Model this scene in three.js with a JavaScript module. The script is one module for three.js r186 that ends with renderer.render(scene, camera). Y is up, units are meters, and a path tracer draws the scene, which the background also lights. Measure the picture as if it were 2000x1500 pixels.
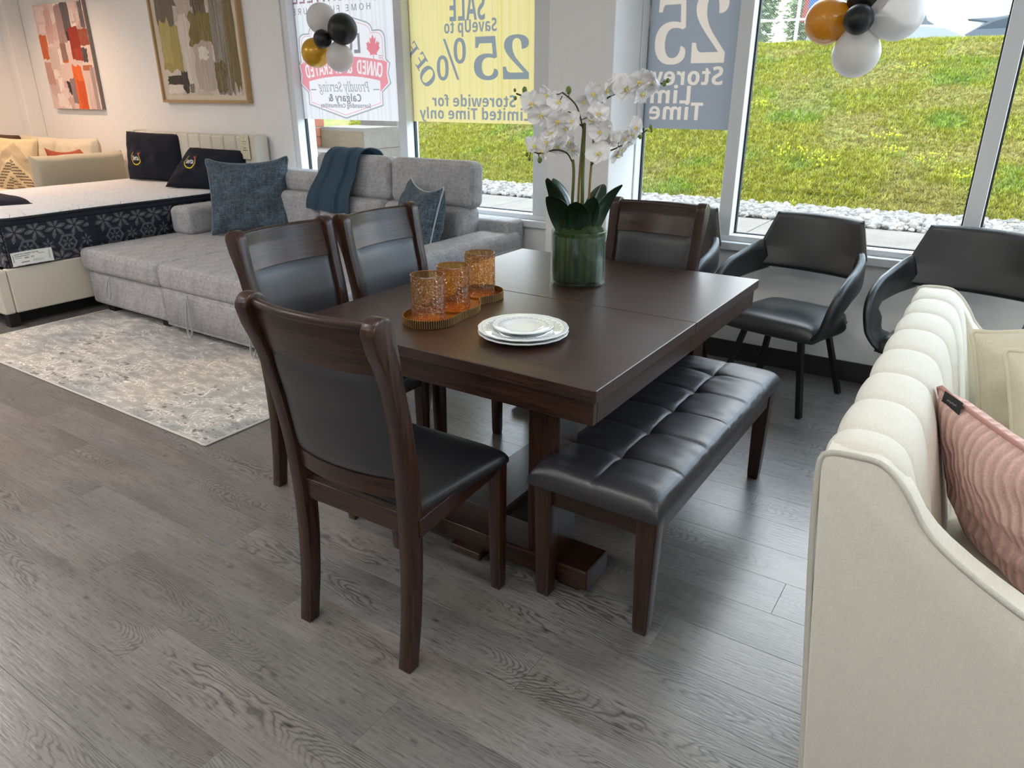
import * as THREE from 'three';
import { RoundedBoxGeometry } from 'three/addons/geometries/RoundedBoxGeometry.js';
import { mergeGeometries, mergeVertices, toCreasedNormals } from 'three/addons/utils/BufferGeometryUtils.js';
import { RectAreaLightUniformsLib } from 'three/addons/lights/RectAreaLightUniformsLib.js';
RectAreaLightUniformsLib.init();

// ---------------------------------------------------------------- camera, sky, exposure
const D2R = Math.PI / 180;
const scene = new THREE.Scene();
const camera = new THREE.PerspectiveCamera(55.68, 4 / 3, 0.05, 300);
camera.position.set(0, 1.5, 0);
camera.rotation.order = 'YXZ';
camera.rotation.set(-21.906 * D2R, 33.6 * D2R, 0);
const renderer = new THREE.WebGLRenderer({ antialias: true });
renderer.toneMapping = THREE.LinearToneMapping;
renderer.toneMappingExposure = 1.5;
renderer.shadowMap.enabled = true;

// seeded randomness and noise
function rng(seed) { let a = seed >>> 0; return () => { a = (a + 0x6D2B79F5) | 0; let t = Math.imul(a ^ (a >>> 15), 1 | a); t = (t + Math.imul(t ^ (t >>> 7), 61 | t)) ^ t; return ((t ^ (t >>> 14)) >>> 0) / 4294967296; }; }
function h2(x, y, s) { let n = Math.imul(x | 0, 374761393) ^ Math.imul(y | 0, 668265263) ^ Math.imul(s | 0, 1442695041); n = Math.imul(n ^ (n >>> 13), 1274126177); return ((n ^ (n >>> 16)) >>> 0) / 4294967296; }
const sm = (t) => t * t * (3 - 2 * t);
function vnoise(x, y, s = 0, px = 0, py = 0) {                // value noise, optionally periodic
  let x0 = Math.floor(x), y0 = Math.floor(y); const fx = sm(x - x0), fy = sm(y - y0);
  let x1 = x0 + 1, y1 = y0 + 1;
  if (px) { x0 = ((x0 % px) + px) % px; x1 = ((x1 % px) + px) % px; }
  if (py) { y0 = ((y0 % py) + py) % py; y1 = ((y1 % py) + py) % py; }
  const a = h2(x0, y0, s), b = h2(x1, y0, s), c = h2(x0, y1, s), d = h2(x1, y1, s);
  return a + (b - a) * fx + (c - a) * fy + (a - b - c + d) * fx * fy;
}
function fbm(x, y, s = 0, o = 4, px = 0, py = 0) { let v = 0, a = 0.5, t = 0; for (let i = 0; i < o; i++) { v += a * vnoise(x, y, s + i * 17, px, py); t += a; a *= 0.5; x *= 2; y *= 2; px *= 2; py *= 2; } return v / t; }
const clamp = (v, a = 0, b = 1) => Math.min(b, Math.max(a, v));
const lerp = (a, b, t) => a + (b - a) * t;
const smooth = (a, b, x) => sm(clamp((x - a) / (b - a)));

// overcast sky: white cloud with thin blue openings
{
  const W = 512, H = 256, data = new Float32Array(W * H * 4);
  for (let j = 0; j < H; j++) for (let i = 0; i < W; i++) {
    const el = (j + 0.5) / H * 180 - 90, u = i / W;
    const c = smooth(0.38, 0.66, fbm(u * 10, el / 26 + 7, 5, 5, 10, 0));
    const k = 4 * (j * W + i);
    data[k] = lerp(0.98, 1.5, c); data[k + 1] = lerp(1.26, 1.53, c); data[k + 2] = lerp(1.58, 1.6, c); data[k + 3] = 1;
  }
  const t = new THREE.DataTexture(data, W, H, THREE.RGBAFormat, THREE.FloatType);
  t.mapping = THREE.EquirectangularReflectionMapping; t.magFilter = t.minFilter = THREE.LinearFilter; t.needsUpdate = true;
  scene.background = t; scene.backgroundIntensity = 2.9;
}

// ---------------------------------------------------------------- naming helpers
const taken = {};
function numbered(n) { if (!(n in taken)) { taken[n] = 0; return n; } taken[n]++; return n + '_' + String(taken[n]).padStart(3, '0'); }
function tag(o, label, category, group, kind) { if (label) o.userData.label = label; if (category) o.userData.category = category; if (group) o.userData.group = group; if (kind) o.userData.kind = kind; return o; }
function thing(name, label, category, pos = [0, 0, 0], turn = 0, group, kind) {
  const g = new THREE.Group(); g.name = numbered(name); g.position.set(...pos); g.rotation.y = turn; scene.add(g); return tag(g, label, category, group, kind);
}
function part(name, geo, mat, parent, label) {
  const m = new THREE.Mesh(geo, mat); m.name = name; m.castShadow = m.receiveShadow = true; parent.add(m); if (label) m.userData.label = label; return m;
}
function single(name, geo, mat, label, category, group, kind) { const m = part(numbered(name), geo, mat, scene); return tag(m, label, category, group, kind); }
function structure(name, geo, mat, label) { const m = part(name, geo, mat, scene); m.userData.kind = 'structure'; if (label) m.userData.label = label; return m; }
function structGroup(name, label) { const g = new THREE.Group(); g.name = name; g.userData.kind = 'structure'; if (label) g.userData.label = label; scene.add(g); return g; }
function dup(o, label, pos, turn) { const c = o.clone(); c.name = numbered(o.name.replace(/_\d{3}$/, '')); c.userData = { ...o.userData, label }; c.position.set(...pos); c.rotation.y = turn; scene.add(c); return c; }

// ---------------------------------------------------------------- geometry helpers
const V = (x, y, z) => new THREE.Vector3(x, y, z);
function uvBox(g0, along = 'x') {                                // uv in metres from the face the surface points to; u runs along the grain
  const g = g0.index ? g0.toNonIndexed() : g0, p = g.attributes.position, n = g.attributes.normal, uv = new Float32Array(p.count * 2);
  const A = 'xyz'.indexOf(along);
  for (let i = 0; i < p.count; i += 3) {
    let nx = 0, ny = 0, nz = 0; for (let k = 0; k < 3; k++) { nx += n.getX(i + k); ny += n.getY(i + k); nz += n.getZ(i + k); }
    const a = [Math.abs(nx), Math.abs(ny), Math.abs(nz)], N = a.indexOf(Math.max(...a));
    let U = A, Wv = 3 - A - N; if (N === A) { U = (A + 1) % 3; Wv = (A + 2) % 3; }
    for (let k = 0; k < 3; k++) { const q = [p.getX(i + k), p.getY(i + k), p.getZ(i + k)]; uv[2 * (i + k)] = q[U] + 0.37 * N; uv[2 * (i + k) + 1] = q[Wv] + 0.21 * N; }
  }
  g.setAttribute('uv', new THREE.BufferAttribute(uv, 2)); return g;
}
function shift(g, x, y, z) { g.translate(x, y, z); return g; }
function box(x0, x1, y0, y1, z0, z1, r = 0, along = 'x', seg = 3) {     // box between two corners, edges rounded by r
  const w = x1 - x0, h = y1 - y0, d = z1 - z0, g = r > 0 ? new RoundedBoxGeometry(w, h, d, seg, Math.min(r, w / 2.01, h / 2.01, d / 2.01)) : new THREE.BoxGeometry(w, h, d);
  return uvBox(shift(g, (x0 + x1) / 2, (y0 + y1) / 2, (z0 + z1) / 2), along);
}
function taper(wt, dt, wb, db, h, r = 0.004) {                    // leg: top size, bottom size, height, stands on y = 0
  const g = new RoundedBoxGeometry(1, 1, 1, 2, 0.08), p = g.attributes.position;
  for (let i = 0; i < p.count; i++) { const t = p.getY(i) + 0.5; p.setXYZ(i, p.getX(i) * lerp(wb, wt, t), t * h, p.getZ(i) * lerp(db, dt, t)); }
  g.computeVertexNormals(); return uvBox(toCreasedNormals(g, 0.6), 'y');
}
function grid(f, nu, nv, W = 1, H = 1, flip = false) {            // one surface
  const pos = [], uv = [], idx = [];
  for (let j = 0; j <= nv; j++) for (let i = 0; i <= nu; i++) { const q = f(i / nu, j / nv); pos.push(q[0], q[1], q[2]); uv.push(i / nu * W, j / nv * H); }
  for (let j = 0; j < nv; j++) for (let i = 0; i < nu; i++) { const a = j * (nu + 1) + i, b = a + 1, c = a + nu + 1, d = c + 1; flip ? idx.push(a, c, b, b, c, d) : idx.push(a, b, c, b, d, c); }
  const g = new THREE.BufferGeometry(); g.setAttribute('position', new THREE.Float32BufferAttribute(pos, 3)); g.setAttribute('uv', new THREE.Float32BufferAttribute(uv, 2)); g.setIndex(idx); g.computeVertexNormals(); return g;
}
function slab(f, nu, nv, W = 1, H = 1, crease = 0.9) {            // closed sheet: f(u, v, side)
  const F = grid((u, v) => f(u, v, 0), nu, nv, W, H), B = grid((u, v) => f(u, v, 1), nu, nv, W, H, true);
  const side = (fn, n, L) => grid((t, s) => fn(t, s), n, 1, L, 0.02);
  const S = [side((t, s) => f(t, 0, 1 - s), nu, W), side((t, s) => f(1, t, 1 - s), nv, H), side((t, s) => f(1 - t, 1, 1 - s), nu, W), side((t, s) => f(0, 1 - t, 1 - s), nv, H)];
  const all = [F, B, ...S].map((g) => { g.deleteAttribute('normal'); return g; });
  const m = mergeGeometries(all); const uvKeep = m.toNonIndexed();
  const w = mergeVertices(stripUV(m), 1e-5); const c = toCreasedNormals(w, crease); c.setAttribute('uv', uvKeep.attributes.uv.count === c.attributes.position.count ? uvKeep.attributes.uv : new THREE.Float32BufferAttribute(new Float32Array(c.attributes.position.count * 2), 2));
  return c;
}
function stripUV(g) { const c = g.clone(); c.deleteAttribute('uv'); if (c.attributes.normal) c.deleteAttribute('normal'); return c; }
function tube(pts, r, seg = 24, rad = 8, closed = false) { return new THREE.TubeGeometry(new THREE.CatmullRomCurve3(pts.map((p) => V(...p)), closed), seg, r, rad, closed); }
function capTube(pts, r, seg = 24, rad = 8) { const e = [pts[0], pts[pts.length - 1]].map((p) => { const s = new THREE.SphereGeometry(r, rad, 6); s.translate(...p); return s; }); return mergeGeometries([tube(pts, r, seg, rad), ...e]); }
function lathe(pts, n = 48) { return new THREE.LatheGeometry(pts.map((p) => new THREE.Vector2(p[0], p[1])), n); }
function extrude(pts, depth, bevel = 0.004, holes) {              // outline in x, y; depth along z, centred
  const s = new THREE.Shape(pts.map((p) => new THREE.Vector2(p[0], p[1])));
  const g = new THREE.ExtrudeGeometry(s, { depth: depth - 2 * bevel, bevelEnabled: bevel > 0, bevelSize: bevel, bevelThickness: bevel, bevelOffset: -bevel, bevelSegments: 2, curveSegments: 8 });
  g.translate(0, 0, -(depth - 2 * bevel) / 2); return g;
}
function sweep(path, secs, n = 40, rad = 14, sq = 2.6) {           // path points, secs: {a, b, W:[x,y,z]} = half width along W and half thickness across, per path point
  const C = new THREE.CatmullRomCurve3(path.map((p) => V(...p))), N = secs.length - 1;
  const ring = (t) => { const k = Math.min(N - 1e-6, t * N), i = Math.floor(k), f = k - i, A = secs[i], B = secs[i + 1]; return { a: lerp(A.a, B.a, f), b: lerp(A.b, B.b, f), W: V(...A.W).lerp(V(...B.W), f) }; };
  const g = grid((u, v) => {
    const s = ring(v), P = C.getPoint(v), T = C.getTangent(v), Wd = s.W.addScaledVector(T, -s.W.dot(T)).normalize(), X = T.clone().cross(Wd).normalize();
    const an = u * Math.PI * 2, c = Math.cos(an), q = Math.sin(an), e = 2 / sq, r = v < 0.001 || v > 0.999 ? 0.02 : 1;
    const A = Math.sign(c) * Math.abs(c) ** e * s.a * r, B = Math.sign(q) * Math.abs(q) ** e * s.b * r;
    return [P.x + Wd.x * A + X.x * B, P.y + Wd.y * A + X.y * B, P.z + Wd.z * A + X.z * B];
  }, rad, n, 0.2, C.getLength());
  return g;
}
function pillowGeo(w, h, t, o = {}) {                              // stuffed cushion standing in the x, y plane, bottom at y = 0
  const { pinch = 0.05, wr = 0.012, seed = 1, n = 30, p = 0.42, ear = 0, chop = 0, slant = 0 } = o;
  const f = (side) => (u, v) => {
    const a = u * 2 - 1, b = v * 2 - 1;
    let x = w / 2 * a * (1 - pinch * (1 - b * b) * a * a), y = h / 2 * b * (1 - pinch * (1 - a * a) * b * b);
    const fill = Math.max(0, (1 - a ** 4) * (1 - b ** 4)) ** p * (0.62 + 0.38 * (1 - a * a) * (1 - b * b));
    const ridges = (vnoise(a * 4 + 9, b * 4 + 3, seed) - 0.5) * 2 * wr + (vnoise(a * 11, b * 11, seed + 5) - 0.5) * wr * 0.7;
    let z = (side ? -1 : 1) * (t / 2 * fill + ridges * fill);
    if (chop && b > 0.2) y -= chop * h * (b - 0.2) * (1 - a * a);
    if (ear && b > 0.5) y += ear * h * (Math.abs(a) ** 3) * (b - 0.5);
    if (slant && a < 0) x -= slant * w * a * v;
    return [x, y + h / 2, z];
  };
  const A = grid(f(0), n, n, w, h), B = grid(f(1), n, n, w, h, true);
  return mergeGeometries([A, B]);
}
function pillowEdge(w, h, o = {}, r = 0.006) {
  const { pinch = 0.05, chop = 0, ear = 0 } = o, pts = [];
  const at = (a, b) => { let y = h / 2 * b * (1 - pinch * (1 - a * a) * b * b); if (chop && b > 0.2) y -= chop * h * (b - 0.2) * (1 - a * a); if (ear && b > 0.5) y += ear * h * (Math.abs(a) ** 3) * (b - 0.5); return [w / 2 * a * (1 - pinch * (1 - b * b) * a * a), y + h / 2, 0]; };
  const K = 8; for (let i = 0; i < K; i++) pts.push(at(-1 + 2 * i / K, -1)); for (let i = 0; i < K; i++) pts.push(at(1, -1 + 2 * i / K)); for (let i = 0; i < K; i++) pts.push(at(1 - 2 * i / K, 1)); for (let i = 0; i < K; i++) pts.push(at(-1, 1 - 2 * i / K));
  return tube(pts, r, 96, 6, true);
}

// ---------------------------------------------------------------- textures
function dataTex(W, H, f, { srgb = true, rx = 1, ry = 1 } = {}) {     // f(u, v, i, j) -> [r, g, b] 0..255
  const d = new Uint8Array(W * H * 4);
  for (let j = 0; j < H; j++) for (let i = 0; i < W; i++) { const c = f(i / W, j / H, i, j), k = 4 * (j * W + i); d[k] = clamp(c[0], 0, 255); d[k + 1] = clamp(c[1], 0, 255); d[k + 2] = clamp(c[2], 0, 255); d[k + 3] = 255; }
  const t = new THREE.DataTexture(d, W, H); t.wrapS = t.wrapT = THREE.RepeatWrapping; t.magFilter = THREE.LinearFilter; t.minFilter = THREE.LinearMipmapLinearFilter; t.generateMipmaps = true;
  if (srgb) t.colorSpace = THREE.SRGBColorSpace; t.repeat.set(rx, ry); t.needsUpdate = true; return t;
}
const grey = (v) => [v, v, v];
function canvasTex(W, H, draw) { const c = document.createElement('canvas'); c.width = W; c.height = H; const x = c.getContext('2d'); draw(x, W, H); const t = new THREE.CanvasTexture(c); t.colorSpace = THREE.SRGBColorSpace; t.magFilter = THREE.LinearFilter; return t; }
const std = (color, roughness = 0.6, o = {}) => new THREE.MeshPhysicalMaterial({ color, roughness, metalness: 0, ...o });

// woven cloth: threads with slubs, 0.25 m tile
function weave(seed, contrast, base) {
  return dataTex(512, 512, (u, v, i, j) => {
    const warp = vnoise(i / 2.2, j / 46, seed, 0, 0) - 0.5, weft = vnoise(i / 46, j / 2.2, seed + 3) - 0.5, n = vnoise(i / 1.3, j / 1.3, seed + 8) - 0.5, big = fbm(u * 4, v * 4, seed + 20, 3, 4, 4) - 0.5;
    const k = 1 + contrast * (warp * 0.9 + weft * 0.9 + n * 0.5 + big * 0.35);
    return base.map((c) => c * k);
  }, { rx: 4, ry: 4 });
}
const weaveBump = dataTex(256, 256, (u, v, i, j) => grey(128 + 60 * Math.sin(i * Math.PI / 2) * Math.sin(j * Math.PI / 2) + 50 * (vnoise(i / 1.5, j / 1.5, 4) - 0.5)), { srgb: false, rx: 6, ry: 6 });
const greyWeave = weave(11, 0.30, [170, 170, 173]);
const creamWeave = weave(23, 0.05, [228, 224, 212]);
creamWeave.repeat.set(7, 7);
const blueWeave = weave(31, 0.85, [74, 88, 100]);
const leatherBump = dataTex(512, 512, (u, v, i, j) => grey(128 + 90 * (fbm(u * 60, v * 60, 3, 3, 60, 60) - 0.5)), { srgb: false, rx: 4, ry: 4 });
// stained wood: long pores and soft figure, 1 m tile
const woodTex = dataTex(1024, 1024, (u, v, i, j) => {
  const pore = vnoise(u * 26, v * 420, 7, 26, 420), pore2 = vnoise(u * 9, v * 190, 9, 9, 190), fig = fbm(u * 3, v * 14, 4, 4, 3, 14);
  const k = 0.78 + 0.30 * (fig - 0.5) + 0.34 * (pore2 - 0.5) - 0.36 * smooth(0.66, 0.9, pore);
  return [92 * k, 64 * k, 48 * k];
});
const woodBump = dataTex(1024, 1024, (u, v) => grey(200 - 120 * smooth(0.66, 0.9, vnoise(u * 26, v * 420, 7, 26, 420)) - 40 * vnoise(u * 9, v * 190, 9, 9, 190)), { srgb: false });
// floor plank print: six strips, arched and straight oak grain in grey
const plankTex = dataTex(2048, 1024, (u, v) => {
  const s = Math.floor(v * 6), t = v * 6 - s, sd = 100 + s * 31, R = (k) => h2(s, k, 77);
  const cx = 0.5 + (R(1) - 0.5) * 0.5 + 0.16 * (vnoise(u * 4, s * 3.1, sd, 4, 0) - 0.5) * 2;
  const wob = fbm(u * 9, t * 2.2 + s * 9, sd + 3, 4, 9, 0) - 0.5;
  const arch = (2.2 + 3.2 * R(2)) * (t - cx) * (t - cx) * 2.2 + (R(3) > 0.5 ? 1 : -1) * (1.2 * Math.sin(u * Math.PI * 2 + R(5) * 6) + 0.9 * Math.sin(u * Math.PI * 4 + R(6) * 6)) + wob * 1.9;
  const ph = arch * 5.2, ring = Math.abs((ph - Math.floor(ph)) - 0.5) * 2, line = Math.pow(1 - ring, 3.0);
  const amp = 0.15 + 0.85 * smooth(0.38, 0.62, fbm(u * 5 + 3, t * 1.4 + s * 5, sd + 9, 3, 5, 0));
  const fine = vnoise(u * 70, v * 620, sd + 1, 70, 0), fine2 = vnoise(u * 22, v * 260, sd + 2, 22, 0), cloud = fbm(u * 7, t * 1.2 + s * 7, sd + 6, 3, 7, 0) - 0.5;
  let knot = 0; for (let k = 0; k < 3; k++) { const kx = R(20 + k), ky = 0.2 + 0.6 * R(30 + k), dx = (u - kx) * 2.44 / 0.012, dy = (t - ky) * 0.178 / 0.006; knot = Math.max(knot, Math.exp(-(dx * dx + dy * dy))); }
  const k = 1 + 0.22 * cloud - 0.44 * amp * line + 0.15 * (fine2 - 0.5) - 0.26 * smooth(0.6, 0.95, fine) - 0.42 * knot;
  const warm = vnoise(u * 3, s * 2.7 + t, sd + 40, 3, 0) - 0.5;
  return [(127 + 6 * warm) * k, 124 * k, (122.5 - 5 * warm) * k];
});
plankTex.anisotropy = 8;
const plankBump = dataTex(1024, 512, (u, v, i, j) => grey(150 - 90 * smooth(0.5, 0.95, vnoise(u * 60, v * 420, 5, 60, 0)) + 40 * (vnoise(u * 20, v * 150, 6, 20, 0) - 0.5)), { srgb: false });
// ---------------------------------------------------------------- lights: ceiling panels and warm downlights (each lamp is a fitting with its light just below)
const CEIL = 3.05, ZW = -4.19, XL = -9.05, XR = 3.6, ZF = 4.2;
const lampGlow = new THREE.MeshStandardMaterial({ color: 0xffffff, emissive: 0xfff4ea, emissiveIntensity: 1.6, roughness: 0.6 });
const warmGlow = new THREE.MeshStandardMaterial({ color: 0xffffff, emissive: 0xffb585, emissiveIntensity: 1.8, roughness: 0.6 });
const trimWhite = std(0xe6e6e6, 0.5);
const fitWhite = std(0xe9e9e9, 0.5);
function ceilingPanel(x, z, power, label) {
  const t = thing('ceiling_light', label, 'ceiling light', [x, CEIL, z], 0, 'white ceiling light panels');
  const f = mergeGeometries([box(-0.62, 0.62, -0.03, 0, 0.29, 0.32), box(-0.62, 0.62, -0.03, 0, -0.32, -0.29), box(-0.62, -0.59, -0.03, 0, -0.29, 0.29), box(0.59, 0.62, -0.03, 0, -0.29, 0.29)]);
  part('frame', f, fitWhite, t); part('diffuser', box(-0.59, 0.59, -0.02, -0.004, -0.29, 0.29), lampGlow, t);
  const L = new THREE.RectAreaLight(new THREE.Color(0.975, 1.0, 0.985), power, 1.18, 0.58); L.name = 'panel_light'; L.position.set(0, -0.035, 0); L.rotation.x = -Math.PI / 2; t.add(L);
}
function downlight(x, z, power, color, label) {
  const t = thing('downlight', label, 'ceiling light', [x, CEIL, z], 0, 'warm downlights');
  part('trim_ring', lathe([[0.07, 0], [0.105, 0], [0.105, -0.012], [0.07, -0.02], [0.07, 0]], 32), fitWhite, t);
  part('lens', shift(new THREE.CylinderGeometry(0.068, 0.068, 0.008, 32), 0, -0.006, 0), warmGlow, t);
  const L = new THREE.SpotLight(color, power, 0, 62 * D2R, 0.7, 2); L.name = 'downlight_beam'; L.position.set(0, -0.03, 0); L.target.position.set(0, -2, 0); L.castShadow = true; L.shadow.radius = 3; t.add(L); t.add(L.target);
}
const PANEL = 6.2;
[[-6.4, -1.0, 1.6], [-4.0, 0.3, 1.4], [-1.4, -0.7, 0.8], [1.6, -1.4, 1.2], [-6.6, 1.8, 0.8], [-3.9, 1.8, 0.8], [-0.9, 1.6, 1.1], [1.6, 1.6, 1.4]].forEach(([x, z, k], i) => ceilingPanel(x, z, PANEL * k, ['panel light above the bed', 'panel light above the grey sofa', 'panel light above the dining table', 'panel light above the cream sofa', 'panel light nearest the left rear corner', 'panel light behind and left of the viewer', 'panel light just behind the viewer', 'panel light nearest the right rear corner'][i] + ', flush in the ceiling'));
downlight(-7.9, -3.1, 10.5, new THREE.Color(1.0, 0.66, 0.44), 'warm round downlight above the beige sofa in the corner');
downlight(-8.4, -1.2, 10, new THREE.Color(1.0, 0.66, 0.44), 'warm round downlight near the left wall');
downlight(-4.6, -0.2, 4, new THREE.Color(1.0, 0.55, 0.36), 'warm round downlight in the open aisle');

// ---------------------------------------------------------------- room shell
const wallTex = dataTex(512, 512, (u, v) => grey(250 + 5 * (fbm(u * 40, v * 40, 2, 3, 40, 40) - 0.5)), { rx: 1, ry: 1 });
const wallBump = dataTex(512, 512, (u, v) => grey(128 + 80 * (fbm(u * 70, v * 70, 12, 3, 70, 70) - 0.5)), { srgb: false });
const wallMat = std(0xf1f0ef, 0.75, { map: wallTex, bumpMap: wallBump, bumpScale: 0.0008 });
const ceilMat = std(0xe8e8e8, 0.9);
const frameMat = std(0xdde0e2, 0.42);
const baseMat = std(0x2c2b2d, 0.5);
structure('ceiling', box(XL - 0.2, XR + 0.2, CEIL, CEIL + 0.15, ZW - 0.25, ZF + 0.2), ceilMat);
structure('wall_left', box(XL - 0.2, XL, 0, CEIL, ZW - 0.25, ZF), wallMat);
structure('wall_right', box(XR, XR + 0.2, 0, CEIL, ZW - 0.25, ZF), wallMat);
structure('wall_front', box(XL - 0.2, XR + 0.2, 0, CEIL, ZF, ZF + 0.2), wallMat);
const WX0 = -4.92, PX0 = -2.324, PX1 = -1.915, PZ = -3.87, SILL = 0.70, HEAD = 2.78;
structure('wall_back', mergeGeometries([
  box(XL, WX0, 0, CEIL, ZW - 0.25, ZW), box(WX0, XR, 0, SILL - 0.03, ZW - 0.25, ZW), box(WX0, XR, HEAD, CEIL, ZW - 0.25, ZW),
]), wallMat, 'white wall with a band of windows');
structure('wall_pillar', box(PX0, PX1, 0, CEIL, ZW - 0.15, PZ, 0.006), wallMat, 'square white pillar between the windows');
structure('trim_1', box(XL, XL + 0.16, 0, CEIL, ZW, ZW + 0.16, 0.01), wallMat, 'boxed corner of the white wall');
structure('baseboard_back', mergeGeometries([box(XL, PX0, 0, 0.112, ZW, ZW + 0.012, 0.003), box(PX1, XR, 0, 0.112, ZW, ZW + 0.012, 0.003), box(PX0 - 0.012, PX0, 0, 0.112, ZW, PZ + 0.012), box(PX1, PX1 + 0.012, 0, 0.112, ZW, PZ + 0.012), box(PX0, PX1, 0, 0.112, PZ, PZ + 0.012, 0.003)]), baseMat, 'dark grey vinyl baseboard');
structure('baseboard_left', box(XL, XL + 0.012, 0, 0.112, ZW, ZF, 0.003), baseMat);
structure('baseboard_right', box(XR - 0.012, XR, 0, 0.112, ZW, ZF, 0.003), baseMat);
structure('baseboard_front', box(XL, XR, 0, 0.112, ZF - 0.012, ZF, 0.003), baseMat);
structure('trim_2', box(WX0 - 0.03, -2.324, SILL - 0.045, SILL, ZW - 0.25, ZW + 0.035, 0.006), std(0xdfe2e3, 0.35), 'white window sill left of the pillar');
structure('trim_3', box(PX1, XR, SILL - 0.045, SILL, ZW - 0.25, ZW + 0.035, 0.006), std(0xdfe2e3, 0.35), 'white window sill right of the pillar');
// windows: aluminium members around clear panes
const glassMat = new THREE.MeshPhysicalMaterial({ color: 0xf6fbfa, roughness: 0.0, transmission: 1, thickness: 0, ior: 1.45, specularIntensity: 0.6 });
const gasket = std(0x1c2426, 0.6);
const ZG = -4.295, FZ0 = -4.335, FZ1 = -4.205;
function window_(n, x0, x1, l, r, label) {          // glass between x0 and x1, member widths l and r at the sides
  const w = structGroup('window_' + n, label);
  part('bottom_rail', box(x0 - l, x1 + r, SILL, SILL + 0.032, FZ0, FZ1, 0.004), frameMat, w);
  part('top_rail', box(x0 - l, x1 + r, HEAD - 0.05, HEAD, FZ0, FZ1, 0.004), frameMat, w);
  if (l) part('jamb', box(x0 - l, x0, SILL + 0.032, HEAD - 0.05, FZ0, FZ1, 0.004, 'y'), frameMat, w);
  if (r) part('mullion', box(x1, x1 + r, SILL + 0.032, HEAD - 0.05, FZ0, FZ1, 0.004, 'y'), frameMat, w);
  part('gasket', mergeGeometries([box(x0, x0 + 0.010, SILL + 0.032, HEAD - 0.05, ZG - 0.012, ZG + 0.012), box(x1 - 0.010, x1, SILL + 0.032, HEAD - 0.05, ZG - 0.012, ZG + 0.012), box(x0, x1, SILL + 0.032, SILL + 0.038, ZG - 0.012, ZG + 0.012)]), gasket, w);
  part('pane', shift(new THREE.PlaneGeometry(x1 - x0, HEAD - SILL - 0.08), (x0 + x1) / 2, (HEAD + SILL - 0.018) / 2, ZG), glassMat, w);
}
window_(1, -4.86, -3.78, 0.06, 0.075, 'narrow window with a white poster');
window_(2, -3.705, -2.63, 0, 0.31, 'window with a yellow poster');
window_(3, -1.905, -1.362, 0.01, 0.074, 'window beside the pillar with a grey poster');
window_(4, -1.288, -0.15, 0, 0.072, 'wide clear window behind the black chairs');
window_(5, -0.078, 1.06, 0, 0.074, 'clear window at the right edge');
window_(6, 1.134, 2.27, 0, 0.074, 'window past the right edge');
window_(7, 2.344, 3.58, 0, 0.02, 'last window of the band');

// floor: vinyl planks with fine bevelled joints over a slab
{
  const floor = structGroup('floor', 'grey wood-look vinyl plank floor');
  const slabMat = std(0x55524f, 0.6);
  part('subfloor', box(XL - 0.2, XR + 0.2, -0.12, -0.004, ZW - 0.25, ZF + 0.2), slabMat, floor);
  const pm = [1.0, 0.93, 1.06, 0.97].map((k, i) => std(new THREE.Color(k, k * [1, 0.995, 1, 1.005][i], k * [1, 0.985, 0.995, 1.01][i]), 0.32, { map: plankTex, bumpMap: plankBump, bumpScale: 0.0005, ior: 2.0 }));
  const PW = 0.178, PL = 1.22, geos = [];
  function plankGeo(s, off, flip) {
    const g = new RoundedBoxGeometry(PL - 0.0006, 0.008, PW - 0.0006, 1, 0.0007), p = g.attributes.position, uv = g.attributes.uv;
    for (let i = 0; i < p.count; i++) { let a = p.getX(i) / 2.44 + off, b = p.getZ(i) / PW; if (flip) { a = -p.getX(i) / 2.44 + off; b = -b; } uv.setXY(i, a, (s + 0.5 + 0.96 * b) / 6); }
    g.translate(0, -0.004, 0); return g;
  }
  for (let s = 0; s < 6; s++) for (const off of [0.2, 0.7]) for (const fl of [0, 1]) geos.push(plankGeo(s, off, fl));
  const R = rng(42); let last = -1;
  const rows = Math.ceil((0.6 - ZW) / PW);
  for (let r = 0; r < rows; r++) {
    const z = -1.072 + PW * 0.5 + PW * (r - 18); if (z < ZW - 0.1) continue;
    let x = XL - 0.1 + (0.45 + ((r * 7) % 5) * 0.235 + R() * 0.1) % PL - PL / 2;
    for (; x < XR + 0.5; x += PL) { if (x < -7.2 - (z + 4) * 0 || x > 2.2) continue; let k; do { k = Math.floor(R() * geos.length); } while (k === last); last = k; const m = part('plank', geos[k], pm[Math.floor(R() * pm.length)], floor); m.position.set(x, 0, z); }
  }
  part('far_flooring', mergeGeometries([box(XL, -7.35, -0.006, -0.001, ZW, ZF), box(2.4, XR, -0.006, -0.001, ZW, ZF), box(-7.35, 2.4, -0.006, -0.003, 0.3, ZF)]), pm[0], floor).userData.kind = 'stuff';
}

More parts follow.
